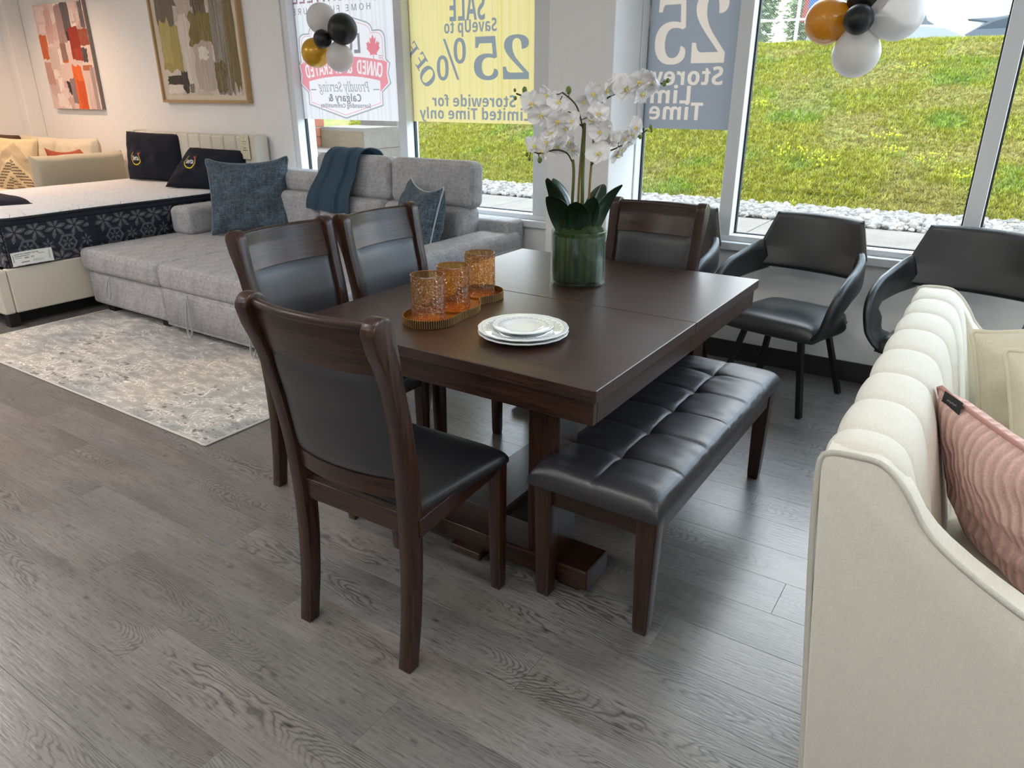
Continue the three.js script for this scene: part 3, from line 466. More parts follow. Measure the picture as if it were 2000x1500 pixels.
// ---------------------------------------------------------------- things on the table
{
  const brass = std(0xb08a55, 0.35, { metalness: 0.85 }), amberBase = std(0x8a5420, 0.3, { metalness: 0.3 });
  const t = thing('candle_tray', 'ribbed brass tray of three joined rings on the dining table', 'tray', [0, TH, 0]);
  const c = [[-1.574, -1.852], [-1.586, -2.008], [-1.620, -2.216]], R = 0.088;
  // outline: a smooth wavy band round the three rings
  const field = (x, z) => { let k = 0; for (const [a, b] of c) k += Math.exp(-24 * (Math.hypot(x - a, z - b) - R)); return Math.log(k) / 24; };
  const mid = [-1.58, -2.04], loop = [];
  const spine = new THREE.CatmullRomCurve3(c.map(([a, b]) => V(a, 0, b)));
  const ring = []; for (let i = 0; i < 150; i++) {
    // march around: parameter runs along both sides of the spine and the two caps
    const s = i / 150, P = [], put = (x, z, dx, dz) => { let lo = 0, hi = 0.16; for (let k = 0; k < 24; k++) { const m = (lo + hi) / 2; field(x + dx * m, z + dz * m) > 0 ? lo = m : hi = m; } ring.push([x + dx * lo, z + dz * lo]); };
    if (s < 0.32) { const q = s / 0.32, p = spine.getPoint(q), T = spine.getTangent(q); put(p.x, p.z, -T.z, T.x); }
    else if (s < 0.5) { const q = (s - 0.32) / 0.18, T = spine.getTangent(1), a = Math.atan2(T.x, -T.z) - q * Math.PI; put(c[2][0], c[2][1], Math.cos(a), Math.sin(a)); }
    else if (s < 0.82) { const q = 1 - (s - 0.5) / 0.32, p = spine.getPoint(q), T = spine.getTangent(q); put(p.x, p.z, T.z, -T.x); }
    else { const q = (s - 0.82) / 0.18, T = spine.getTangent(0), a = Math.atan2(-T.x, T.z) - q * Math.PI; put(c[0][0], c[0][1], Math.cos(a), Math.sin(a)); }
  }
  const flat = (h, y, k) => { const sh = new THREE.Shape(ring.map(([x, z]) => new THREE.Vector2(x, -z))); const g = new THREE.ExtrudeGeometry(sh, { depth: h, bevelEnabled: false }); g.rotateX(-Math.PI / 2); g.translate(0, y, 0); return g; };
  part('tray_base', flat(0.006, 0.001, 1), amberBase, t, 'amber mirrored tray bottom');
  const curve = new THREE.CatmullRomCurve3(ring.map(([x, z]) => V(x, 0, z)), true, 'centripetal'), NR = 170, rib = new THREE.CapsuleGeometry(0.0018, 0.025, 3, 8);
  const wall = []; { const K = 240; for (const o of [0, 1]) wall.push(grid((u, v) => { const p = curve.getPointAt(u % 1); return [p.x, 0.002 + 0.028 * v, p.z]; }, K, 1)); }
  part('tray_wall', wall[0], std(0x2c1f14, 0.5, { metalness: 0.4, side: THREE.DoubleSide }), t);
  for (let i = 0; i < NR; i++) { const p = curve.getPointAt(i / NR), m = part('rib', rib, brass, t); m.position.set(p.x, 0.016, p.z); }
  const crack = dataTex(512, 512, (u, v) => { const a = Math.abs(fbm(u * 16, v * 16, 3, 3, 16, 16) - 0.5), b = Math.abs(fbm(u * 22 + 5, v * 22, 9, 2, 22, 22) - 0.5); return grey(255 * Math.min(smooth(0, 0.09, a), smooth(0, 0.06, b))); }, { srgb: false, rx: 1, ry: 1 });
  const veins = dataTex(512, 256, (u, v) => { const a = Math.abs(fbm(u * 26, v * 13, 3, 3, 26, 13) - 0.5), b = Math.abs(fbm(u * 40 + 5, v * 20, 9, 2, 40, 20) - 0.5), k = 1 - Math.min(smooth(0, 0.05, a), smooth(0, 0.045, b)); return [lerp(226, 255, k), lerp(180, 244, k), lerp(116, 215, k)]; });
  const amb = (col) => new THREE.MeshPhysicalMaterial({ color: col, map: veins, roughness: 0.08, transmission: 0.9, thickness: 0, ior: 1.6, bumpMap: crack, bumpScale: 0.004, side: THREE.DoubleSide });
  const mats = [amb(new THREE.Color(1.0, 0.97, 0.9)), amb(new THREE.Color(1.0, 0.86, 0.5)), amb(new THREE.Color(1.0, 0.95, 0.85))];
  const lab = ['amber crackle glass candle holder nearest the viewer on the brass tray', 'deep amber glass candle holder in the middle of the brass tray', 'amber crackle glass candle holder at the far end of the brass tray'];
  c.forEach(([x, z], i) => {
    const h = [0.162, 0.162, 0.168][i], r = 0.058, g = thing('candle_glass', lab[i], 'candle holder', [x, TH + 0.007, z], 0, 'amber glasses on the tray');
    part('glass', lathe([[r - 0.006, 0.004], [r, 0.01], [r, h * 0.33], [r, h * 0.66], [r, h - 0.002], [r - 0.0012, h], [r - 0.0025, h - 0.002]], 48), mats[i], g);
    part('rim', (() => { const q = new THREE.TorusGeometry(r - 0.0015, 0.0022, 8, 48); q.rotateX(Math.PI / 2); return shift(q, 0, h - 0.001, 0); })(), mats[i], g); part('glass_base', shift(new THREE.CylinderGeometry(r - 0.004, r - 0.006, 0.004, 40), 0, 0.002, 0), std(0xa8621c, 0.2), g);
  });
}
{
  const plateTex = canvasTex(1024, 256, (x, W, H) => {           // u round the plate, v from centre to rim
    x.fillStyle = '#eef2f2'; x.fillRect(0, 0, W, H); const R = rng(8);
    for (let k = 0; k < 26; k++) { const cx = (k + 0.5) * W / 26; x.strokeStyle = 'rgba(125,140,150,0.75)'; x.lineWidth = 2.4; for (const d of [-1, 1]) { x.beginPath(); x.moveTo(cx, 40); x.bezierCurveTo(cx + d * 16, 44, cx + d * 22, 66, cx + d * 5, 70); x.stroke(); x.beginPath(); x.arc(cx + d * 9, 54, 4, 0, 6.3); x.stroke(); } x.beginPath(); x.moveTo(cx, 36); x.lineTo(cx, 80); x.stroke(); }
    x.fillStyle = 'rgba(150,165,172,0.6)'; x.fillRect(0, 22, W, 3); x.fillRect(0, 88, W, 2);
  });
  const china = std(0xffffff, 0.1, { map: plateTex, clearcoat: 0.6, clearcoatRoughness: 0.05 });
  const plate = (r, d) => { const g = lathe([[0.0005, 0.005], [r * 0.5, 0.005], [r * 0.58, 0.006], [r * 0.64, 0.0115], [r * 0.68, d * 0.62], [r * 0.9, d * 0.92], [r * 0.99, d], [r, d - 0.002], [r * 0.985, d - 0.005], [r * 0.68, d * 0.3], [r * 0.6, 0.001], [r * 0.56, 0], [r * 0.54, 0.002], [0.0005, 0.002]], 144); const p = g.attributes.position, uv = g.attributes.uv; for (let i = 0; i < p.count; i++) uv.setXY(i, Math.atan2(p.getZ(i), p.getX(i)) / 6.2832 + 0.5, Math.min(1, Math.hypot(p.getX(i), p.getZ(i)) / r)); const wave = (a) => 1 + 0.006 * Math.cos(a * 18); for (let i = 0; i < p.count; i++) { const q = Math.hypot(p.getX(i), p.getZ(i)); if (q > r * 0.8) { const k = wave(Math.atan2(p.getZ(i), p.getX(i))); p.setX(i, p.getX(i) * k); p.setZ(i, p.getZ(i) * k); } } return g; };
  const P = [-1.222, -1.905];
  const big = plate(0.148, 0.02), small = plate(0.1, 0.016);
  const mk = (g, y, n, l, rot) => { const m = single(n, g, china, l, 'plate', 'stacked plates'); m.position.set(P[0], y, P[1]); m.rotation.y = rot; };
  mk(big, TH, 'dinner_plate', 'large white patterned dinner plate at the bottom of the stack', 0.2); mk(big, TH + 0.0125, 'dinner_plate', 'large white patterned dinner plate in the middle of the stack', 0.5); mk(small, TH + 0.0245, 'side_plate', 'small white patterned plate on top of the stack', 0);
}
// potted orchid
{
  const t = thing('potted_orchid', 'white orchid in a clear glass cylinder on the table', 'plant', [-1.42, TH, -2.63]);
  const clear = new THREE.MeshPhysicalMaterial({ color: 0xf2fbf6, roughness: 0.02, transmission: 1, thickness: 0, ior: 1.5, side: THREE.DoubleSide });
  part('vase', lathe([[0.0005, 0.002], [0.109, 0.002], [0.112, 0.006], [0.112, 0.11], [0.112, 0.218], [0.110, 0.222], [0.108, 0.218], [0.108, 0.11], [0.108, 0.02], [0.0005, 0.014]], 64), clear, t, 'clear glass cylinder vase');
  const leafTex = dataTex(1024, 256, (u, v, i) => { const a = vnoise(u * 90, v * 1.5, 3, 90, 0), b = vnoise(u * 26, v * 3, 5, 26, 0), m = fbm(u * 60, v * 20, 8, 3, 60, 0); const k = 0.3 + 0.7 * a * (0.5 + 0.8 * b); return [70 * k + 26 * (m - 0.4), 88 * k + 24 * (m - 0.4), 56 * k]; });
  part('leaf_wrap', lathe([[0.0005, 0.016], [0.104, 0.016], [0.106, 0.03], [0.106, 0.12], [0.106, 0.2], [0.08, 0.205], [0.0005, 0.206]], 64), std(0xffffff, 0.6, { map: leafTex }), t, 'dark green leaves lining the vase');
  { const mo = new THREE.SphereGeometry(0.102, 40, 20, 0, 6.2832, 0, 1.5708), p = mo.attributes.position; for (let i = 0; i < p.count; i++) { const k = 1 + 0.25 * (fbm(p.getX(i) * 60 + 9, p.getZ(i) * 60 + 9, 6, 3) - 0.5); p.setXYZ(i, p.getX(i) * Math.min(k, 1.02), p.getY(i) * 0.42 * k * (0.8 + 0.9 * vnoise(p.getX(i) * 30 + 5, p.getZ(i) * 30 + 5, 2)), p.getZ(i) * Math.min(k, 1.02)); } mo.computeVertexNormals(); part('moss', shift(mo, 0, 0.2, 0), std(0x233409, 0.95), t); }
  // camera-right in the table's plane is (0.833, 0, -0.553); the spray of stems fans out mostly in that plane
  const RT = V(0.833, 0, -0.553), TO = V(0.553, 0, 0.833), at = (a, y, d = 0) => [RT.x * a + TO.x * d, y > 0.22 ? 0.22 + (y - 0.22) * 0.84 : y, RT.z * a + TO.z * d];
  const green = std(0x0f2f1c, 0.32, { clearcoat: 0.3, side: THREE.DoubleSide }), leafUnder = green;
  function leaf(a0, a1, L, W, lean, turn, d) {
    const g = slab((u, v, s) => { const w = W * Math.sin(Math.PI * Math.min(1, v * 0.9 + 0.08)) ** 0.65 * (v > 0.93 ? Math.sqrt(Math.max(0, (1 - v) / 0.07)) * 0.9 + 0.1 : 1), a = (u - 0.5) * 2; const bend = lean * v + 0.5 * lean * v * v; return [a * w / 2, L * v * Math.cos(bend * 0.8), L * v * Math.sin(bend * 0.8) + 0.35 * w * a * a * 0.5 + (s ? -0.0016 : 0)]; }, 10, 20, W, L, 0.6);
    g.rotateY(turn); const p = at(a0, 0.215, d); g.translate(...p); part('leaf', g, green, t, 'broad dark green orchid leaf');
  }
  const TT = Math.atan2(TO.x, TO.z);
  leaf(-0.055, 0, 0.235, 0.115, 0.35, TT - 1.0, 0.01); leaf(-0.07, 0, 0.20, 0.10, 0.55, TT - 0.5, 0.05); leaf(-0.02, 0, 0.15, 0.095, 0.4, TT - 0.1, 0.06); leaf(0.02, 0, 0.16, 0.085, 0.3, TT + 0.35, 0.06); leaf(0.06, 0, 0.225, 0.11, 0.45, TT + 0.9, 0.02); leaf(0.04, 0, 0.19, 0.075, 0.2, TT + 1.35, 0.0); leaf(-0.035, 0, 0.22, 0.09, 0.4, TT - 2.4, -0.04); leaf(0.045, 0, 0.2, 0.09, 0.45, TT + 2.5, -0.04);
  const cane = std(0x8a7440, 0.6), stem = std(0x55602a, 0.55), twig = std(0x3d3f24, 0.6);
  const S = (pts, r, m, n = 'stem') => part(n, capTube(pts.map((q) => at(...q)), r, 36, 7), m, t);
  S([[-0.035, 0.2, 0], [-0.032, 0.35, 0.01], [-0.03, 0.5, 0.01], [-0.034, 0.54, 0.01]], 0.006, stem); S([[-0.008, 0.2, 0.0], [-0.006, 0.45, 0], [0.004, 0.68, 0]], 0.005, cane); S([[0.012, 0.2, 0.02], [0.006, 0.4, 0.02], [0.004, 0.7, 0.02]], 0.0075, stem); S([[0.036, 0.2, 0.0], [0.036, 0.4, 0], [0.046, 0.64, -0.01]], 0.005, cane);
  // flowering branches (camera-plane offsets in metres)
  const branches = [
    [[0.004, 0.66, 0.02], [-0.01, 0.72, 0.03], [-0.03, 0.78, 0.04], [-0.06, 0.815, 0.05], [-0.085, 0.835, 0.05]],
    [[0.0, 0.69, 0.0], [-0.06, 0.735, 0.0], [-0.15, 0.785, 0.0], [-0.205, 0.81, 0.0], [-0.255, 0.83, 0.0]],
    [[-0.034, 0.53, 0.01], [-0.06, 0.575, 0.02], [-0.1, 0.59, 0.03], [-0.17, 0.575, 0.03], [-0.2, 0.585, 0.03]],
    [[0.04, 0.52, 0.0], [0.075, 0.565, 0.01], [0.14, 0.6, 0.01], [0.2, 0.635, 0.0], [0.25, 0.675, 0.0]],
    [[0.046, 0.63, -0.01], [0.05, 0.74, -0.01], [0.09, 0.81, -0.01], [0.17, 0.845, 0.0], [0.24, 0.855, 0.0], [0.30, 0.875, 0.0]],
  ];
  branches.forEach((b) => S(b, 0.0032, twig, 'branch'));
  const petalMat = std(0xf4f2f2, 0.7, { side: THREE.DoubleSide, transmission: 0.22, thickness: 0 }), lipMat = std(0xf2e08a, 0.6), budMat = std(0x62762f, 0.6);
  const petal = (w, l, cup) => grid((u, v) => { const a = u * 2 - 1, ww = w * Math.sin(Math.PI * (0.06 + 0.9 * v)) ** 0.6; return [a * ww / 2, l * v, cup * (v * v) - 0.25 * w * (1 - a * a) * v * 0.4 + 0.003 * Math.sin(a * 5)]; }, 8, 8);
  const petals = []; for (const [ang, w, l] of [[Math.PI / 2 - 1.57, 0.034, 0.038], [1.35, 0.052, 0.042], [-1.35, 0.052, 0.042], [2.5, 0.032, 0.037], [-2.5, 0.032, 0.037]]) { const g = petal(w, l, 0.007); g.rotateZ(ang); g.translate(0, 0, Math.abs(ang) === 1.35 ? 0.003 : 0); petals.push(g); }
  const flowerGeo = mergeGeometries(petals), lip = mergeGeometries([(() => { const s = new THREE.SphereGeometry(0.0045, 10, 8); s.scale(0.9, 1, 1.2); s.translate(0, -0.003, 0.008); return s; })(), (() => { const s = new THREE.ConeGeometry(0.0045, 0.016, 8); s.rotateX(2.2); s.translate(0, -0.012, 0.012); return s; })(), ...[-1, 1].map((k) => { const s = new THREE.SphereGeometry(0.005, 8, 6); s.scale(0.6, 1.3, 0.8); s.translate(k * 0.008, -0.002, 0.009); return s; })]);
  const R = rng(64);
  const spots = [[-0.2, 0.79], [-0.165, 0.745], [-0.14, 0.83], [-0.1, 0.795], [-0.105, 0.72], [-0.07, 0.685], [-0.12, 0.665], [-0.04, 0.715],
    [-0.19, 0.605], [-0.135, 0.625], [-0.095, 0.605], [-0.06, 0.63], [-0.035, 0.595], [-0.15, 0.585],
    [0.0, 0.80], [0.03, 0.83], [0.055, 0.75], [0.03, 0.725], [0.075, 0.70], [0.06, 0.67], [0.1, 0.655],
    [0.08, 0.845], [0.125, 0.865], [0.155, 0.85], [0.2, 0.885], [0.235, 0.86], [0.255, 0.885], [0.215, 0.835],
    [0.06, 0.575], [0.115, 0.63], [0.15, 0.60], [0.185, 0.655], [0.13, 0.575], [0.205, 0.69], [0.165, 0.64]];
  for (const [a, y] of spots) {
    const f = part('flower', flowerGeo, petalMat, t); const p = at(a, y, 0.03 + (R() - 0.5) * 0.05); f.position.set(...p); f.rotation.set((R() - 0.5) * 1.3, TT + (R() - 0.5) * 2.6, (R() - 0.5) * 1.2, 'YXZ'); const k = 0.95 + R() * 0.35; f.scale.set(k, k, k); part('lip', lip, lipMat, f, 'yellow flower lip').scale.setScalar(0.8);
  }
  const bud = new THREE.SphereGeometry(0.0085, 12, 8); bud.scale(0.85, 1.2, 0.85);
  for (const [a, y, s] of [[-0.262, 0.845, 0.7], [-0.26, 0.812, 0.8], [-0.225, 0.845, 1.3], [-0.11, 0.83, 0.8], [-0.1, 0.795, 1.0], [-0.06, 0.845, 1.5], [-0.215, 0.57, 0.9], [-0.205, 0.55, 0.8], [-0.165, 0.545, 1.2], [0.258, 0.69, 0.9], [0.262, 0.675, 0.8], [0.22, 0.65, 1.1], [0.31, 0.885, 0.9], [0.298, 0.873, 1.1]]) { const b = part('bud', bud, budMat, t, 'green flower bud'); b.position.set(...at(a, y, 0.03)); b.scale.set(s, s, s); }
  for (const [a, b] of [[[-0.205, 0.81, 0], [-0.225, 0.84, 0.03]], [[-0.06, 0.815, 0.05], [-0.06, 0.84, 0.03]], [[-0.085, 0.835, 0.05], [-0.11, 0.83, 0.03]], [[-0.085, 0.82, 0.05], [-0.1, 0.795, 0.03]], [[-0.01, 0.72, 0.03], [0.03, 0.745, 0.04]], [[-0.02, 0.75, 0.03], [-0.06, 0.755, 0.04]], [[0.0, 0.70, 0.03], [-0.035, 0.71, 0.04]], [[0.14, 0.6, 0.01], [0.14, 0.64, 0.02]], [[0.2, 0.635, 0], [0.2, 0.675, 0.02]], [[-0.17, 0.575, 0.03], [-0.165, 0.55, 0.03]], [[-0.2, 0.585, 0.03], [-0.205, 0.555, 0.03]]]) S([a, [(a[0] + b[0]) / 2, (a[1] + b[1]) / 2 - 0.004, a[2]], b], 0.0019, twig, 'twig');
}
// ---------------------------------------------------------------- grey sofa bed
const greyFab = std(0xffffff, 0.9, { map: greyWeave, bumpMap: weaveBump, bumpScale: 0.0012, sheen: 0.3, sheenRoughness: 0.6 });
{
  const t = thing('sofa_bed', 'grey fabric sofa bed pulled out under the window', 'sofa', [0, 0, 0]);
  const soft = (x0, x1, y0, y1, z0, z1, r, crown = 0, bx = 0) => { const g0 = new RoundedBoxGeometry(x1 - x0, y1 - y0, z1 - z0, 6, r), p = g0.attributes.position, w = x1 - x0, h = y1 - y0, d = z1 - z0; const g = g0; for (let i = 0; i < p.count; i++) { const a = p.getX(i) / w * 2, c = p.getZ(i) / d * 2, b = p.getY(i) / h * 2; p.setXYZ(i, p.getX(i), p.getY(i) + (b > 0.2 ? crown * (1 - a * a) * (1 - c * c) : 0), p.getZ(i)); } g.computeVertexNormals(); return uvBox(toCreasedNormals(shift(g, (x0 + x1) / 2, (y0 + y1) / 2, (z0 + z1) / 2), 1.0), 'x'); };
  const black = std(0x161616, 0.6), piping = greyFab;
  part('chaise_base', soft(-5.42, -4.505, 0.065, 0.312, -3.95, -2.615, 0.03), greyFab, t, 'storage base of the chaise');
  part('chaise_cushion', soft(-5.44, -4.502, 0.305, 0.468, -3.95, -2.585, 0.045, 0.012), greyFab, t);
  part('pull_out_base', soft(-4.495, -2.90, 0.05, 0.312, -3.95, -2.605, 0.02), greyFab, t, 'pull-out drawer base');
  part('pull_out_cushion', soft(-4.498, -2.90, 0.305, 0.468, -3.95, -2.59, 0.04, 0.012), greyFab, t);
  part('drawer_front', soft(-4.47, -2.93, 0.08, 0.285, -2.64, -2.596, 0.006), greyFab, t);
  part('left_arm', soft(-5.44, -5.20, 0.455, 0.672, -4.02, -3.325, 0.05, 0.006), greyFab, t);
  part('right_arm', soft(-2.905, -2.625, 0.06, 0.645, -4.10, -3.04, 0.06, 0.006), greyFab, t, 'right arm with a storage pocket');
  part('arm_pocket', soft(-2.64, -2.612, 0.30, 0.545, -4.0, -3.35, 0.012), greyFab, t);
  part('back_frame', soft(-5.17, -2.66, 0.06, 0.715, -4.155, -3.96, 0.03), greyFab, t);
  const xs = [[-5.18, -4.24], [-4.235, -3.585], [-3.58, -2.90]];
  xs.forEach(([a, b], i) => part('back_cushion', soft(a, b, 0.455, 0.80, -4.0, -3.76, 0.05, 0.0), greyFab, t));
  const roll = soft(-5.18, -4.24, 0.775, 0.945, -4.06, -3.83, 0.07); part('headrest', roll, greyFab, t, 'headrest folded down');
  const hr = (a, b) => { const g = soft(-(b - a) / 2, (b - a) / 2, 0, 0.30, -0.085, 0.085, 0.055); g.rotateX(-0.06); return shift(g, (a + b) / 2, 0.785, -3.91); };
  part('headrest', hr(-4.30, -3.575), greyFab, t, 'raised headrest'); part('headrest', hr(-3.565, -2.868), greyFab, t, 'raised headrest');
  for (const x of [-5.3, -4.62]) part('foot', box(x - 0.04, x + 0.04, 0, 0.07, -2.75, -2.67, 0.005), black, t);
  for (const [x, z] of [[-5.3, -3.9], [-2.76, -3.15], [-2.76, -4.0], [-4.0, -3.9]]) part('foot', box(x - 0.04, x + 0.04, 0, 0.07, z - 0.04, z + 0.04, 0.005), black, t);
  for (const x of [-4.33, -3.1]) part('roller', box(x - 0.1, x + 0.1, 0.0105, 0.055, -2.8, -2.68, 0.005), black, t);
  // webbing pulls
  const web = std(0xb9bdc0, 0.85);
  const loop = (x, y, L, dx) => { const pts = []; for (let i = 0; i <= 24; i++) { const s = i / 24, a = s * Math.PI * 2; const q = Math.sin(a / 2); pts.push([x + dx * q + 0.03 * Math.sin(a) * (0.35 + 0.65 * q) * -1, y - L * q ** 1.3, -2.582 + 0.004 + 0.012 * q]); } const C = new THREE.CatmullRomCurve3(pts.map((p) => V(...p))); return slab((u, v, s) => { const p = C.getPoint(u), T = C.getTangent(u), n = V(-T.y, T.x, 0).normalize().multiplyScalar(s ? 0.002 : -0.002); return [p.x + n.x, p.y + n.y, p.z + (v - 0.5) * 0.012]; }, 40, 2, 1, 0.03, 0.7); };
  part('pull_strap', loop(-5.06, 0.315, 0.175, -0.05), web, t, 'pale webbing pull strap'); part('pull_strap', loop(-4.17, 0.31, 0.28, -0.02), web, t, 'pale webbing pull strap'); part('pull_strap', loop(-3.52, 0.30, 0.28, -0.05), web, t, 'pale webbing pull strap');
}
// throw blanket over the raised headrest
{
  const knit = dataTex(256, 256, (u, v, i, j) => { const k = 0.86 + 0.14 * Math.abs(Math.sin(i * Math.PI / 8)) + 0.08 * (vnoise(i / 2, j / 2, 3) - 0.5); return [58 * k, 80 * k, 98 * k]; }, { rx: 8, ry: 8 });
  const path = new THREE.CatmullRomCurve3([V(0, 0.70, -3.745), V(0, 0.80, -3.745), V(0, 0.95, -3.802), V(0, 1.07, -3.825), V(0, 1.105, -3.875), V(0, 1.108, -3.95), V(0, 1.07, -4.03), V(0, 0.9, -4.055), V(0, 0.75, -4.05)].map((p) => p));
  const g = slab((u, v, s) => { const p = path.getPoint(v), T = path.getTangent(v), fold = (Math.sin(u * 14 + 0.8 * v) * 0.5 + Math.sin(u * 31 + 2) * 0.25 + (u > 0.62 ? 0.7 * Math.exp(-(((u - 0.66) / 0.03) ** 2)) : 0)) * 0.02 * (1 - 0.55 * smooth(0.4, 0.6, v)); const o = 0.012 + Math.max(-0.008, fold) + (s ? -0.006 : 0), x0 = lerp(-4.31, -4.13, smooth(0, 0.45, v)), x1 = lerp(-3.86, -3.80, smooth(0, 0.45, v)); return [lerp(x0, x1, u), p.y + T.z * -o * -1 * -1 + (v < 0.1 ? -0.02 * u : 0) + Math.abs(T.z) * 0.004, p.z + T.y * o]; }, 60, 60, 0.45, 0.8, 0.9);
  single('throw_blanket', g, std(0xffffff, 0.95, { map: knit, sheen: 0.5 }), 'dark teal knitted throw draped over the grey sofa headrest', 'blanket');
}
const velvet = std(0xffffff, 0.85, { map: blueWeave, sheen: 0.8, sheenColor: new THREE.Color(0.45, 0.5, 0.55), sheenRoughness: 0.4 });
const pipe = std(0x75838f, 0.8);
function cushion(name, label, w, h, t, mat, pos, rot, o, extra, group) {
  const g = thing(name, label, 'cushion', pos, 0, group); g.rotation.set(...rot, 'YXZ');
  const c = part('cover', pillowGeo(w, h, t, o), mat, g); if (extra) part('piping', pillowEdge(w, h, o, extra.r || 0.005), extra.mat, g); return g;
}
cushion('velvet_cushion', 'large blue-grey velvet cushion leaning on the left sofa arm', 0.62, 0.56, 0.2, velvet, [-4.80, 0.475, -3.60], [-0.25, 0.62, 0.03], { pinch: 0.06, ear: 0.05, chop: 0.03, seed: 4, wr: 0.02 }, { mat: pipe });
cushion('velvet_cushion', 'blue velvet cushion with pale piping tucked against the right sofa arm', 0.56, 0.5, 0.24, velvet, [-3.12, 0.478, -3.50], [-0.28, -0.5, 0.0], { pinch: 0.06, ear: 0.05, chop: 0.07, seed: 9, wr: 0.016 }, { mat: std(0xb4bcc2, 0.8) });

// ---------------------------------------------------------------- rug
{
  const rugTex = dataTex(1536, 1024, (u, v) => {
    const x = u * 2.55, z = v * 1.65, wx = (fbm(x * 6, z * 6, 3, 4) - 0.5) * 0.16, wz = (fbm(x * 6 + 9, z * 6 + 9, 4, 4) - 0.5) * 0.16, X = x + wx, Z = z + wz;
    const cell = (sx, sz, ph) => { const a = X * sx + ph, b = Z * sz + ph, i = Math.floor(a), j = Math.floor(b), fx = a - i - 0.5, fz = b - j - 0.5, r = Math.hypot(fx, fz), an = Math.atan2(fz, fx); return Math.abs(Math.sin(r * 18 + 1.6 * Math.cos(an * (4 + (i + j) % 3)))); };
    const orn = cell(4.2, 4.2, 0.3), orn2 = cell(7.3, 7.3, 0.7), patch = fbm(x * 2.3, z * 2.3, 11, 4), wear = fbm(x * 14, z * 34, 13, 3), fine = vnoise(x * 240, z * 420, 15), band = smooth(0.40, 0.58, patch + 0.22 * smooth(0.4, 1.6, z) - 0.1);
    const line = smooth(0.9, 1.0, orn) * 0.9 + smooth(0.93, 1, orn2) * 0.6, dark = smooth(0.66, 0.78, fbm(x * 34, z * 60, 21, 3)) * smooth(0.5, 0.66, fbm(x * 3, z * 3, 25, 2));
    let c = [lerp(196, 172, 1 - band), lerp(192, 172, 1 - band), lerp(186, 171, 1 - band)];
    const k = 1 + 0.12 * (wear - 0.5) * 2 + 0.18 * (fine - 0.5) + 0.24 * line * smooth(0.35, 0.6, wear);
    const warm = smooth(0.5, 0.7, fbm(x * 1.7 + 4, z * 1.7, 41, 3)) * 5;
    return [(c[0] + warm) * k * (1 - 0.35 * dark), (c[1] + warm * 0.4) * k * (1 - 0.36 * dark), (c[2] - warm * 0.2) * k * (1 - 0.38 * dark)];
  });
  const X0 = -5.36, X1 = -2.80, Z0 = -3.33, Z1 = -1.695, t = thing('area_rug', 'faded ivory and grey patterned area rug in front of the sofa bed', 'rug', [0, 0, 0]);
  const pile = new THREE.PlaneGeometry(X1 - X0 - 0.012, Z1 - Z0 - 0.012, 1, 1); pile.rotateX(-Math.PI / 2);
  const g = new THREE.BoxGeometry(X1 - X0 - 0.012, 0.008, Z1 - Z0 - 0.012); { const p = g.attributes.position, uv = g.attributes.uv; for (let i = 0; i < p.count; i++) uv.setXY(i, p.getX(i) / 2.55 + 0.5, p.getZ(i) / 1.65 + 0.5); }
  part('pile', shift(g, (X0 + X1) / 2, 0.0045, (Z0 + Z1) / 2), std(0xffffff, 0.95, { map: rugTex }), t);
  const e = 0.006; part('binding', tube([[X0 + e, e - 0.0005, Z0 + e], [(X0 + X1) / 2, e - 0.0005, Z0 + e], [X1 - e, e - 0.0005, Z0 + e], [X1 - e, e - 0.0005, (Z0 + Z1) / 2], [X1 - e, e - 0.0005, Z1 - e], [(X0 + X1) / 2, e - 0.0005, Z1 - e], [X0 + e, e - 0.0005, Z1 - e], [X0 + e, e - 0.0005, (Z0 + Z1) / 2]].flatMap((p, i, A) => { const q = A[(i + 1) % 8]; return [0, 0.05, 0.5, 0.95].map((k) => p.map((v, j) => lerp(v, q[j], k))); }), 0.0055, 400, 6, true), std(0xd9d6cf, 0.9), t, 'white bound edge');
}

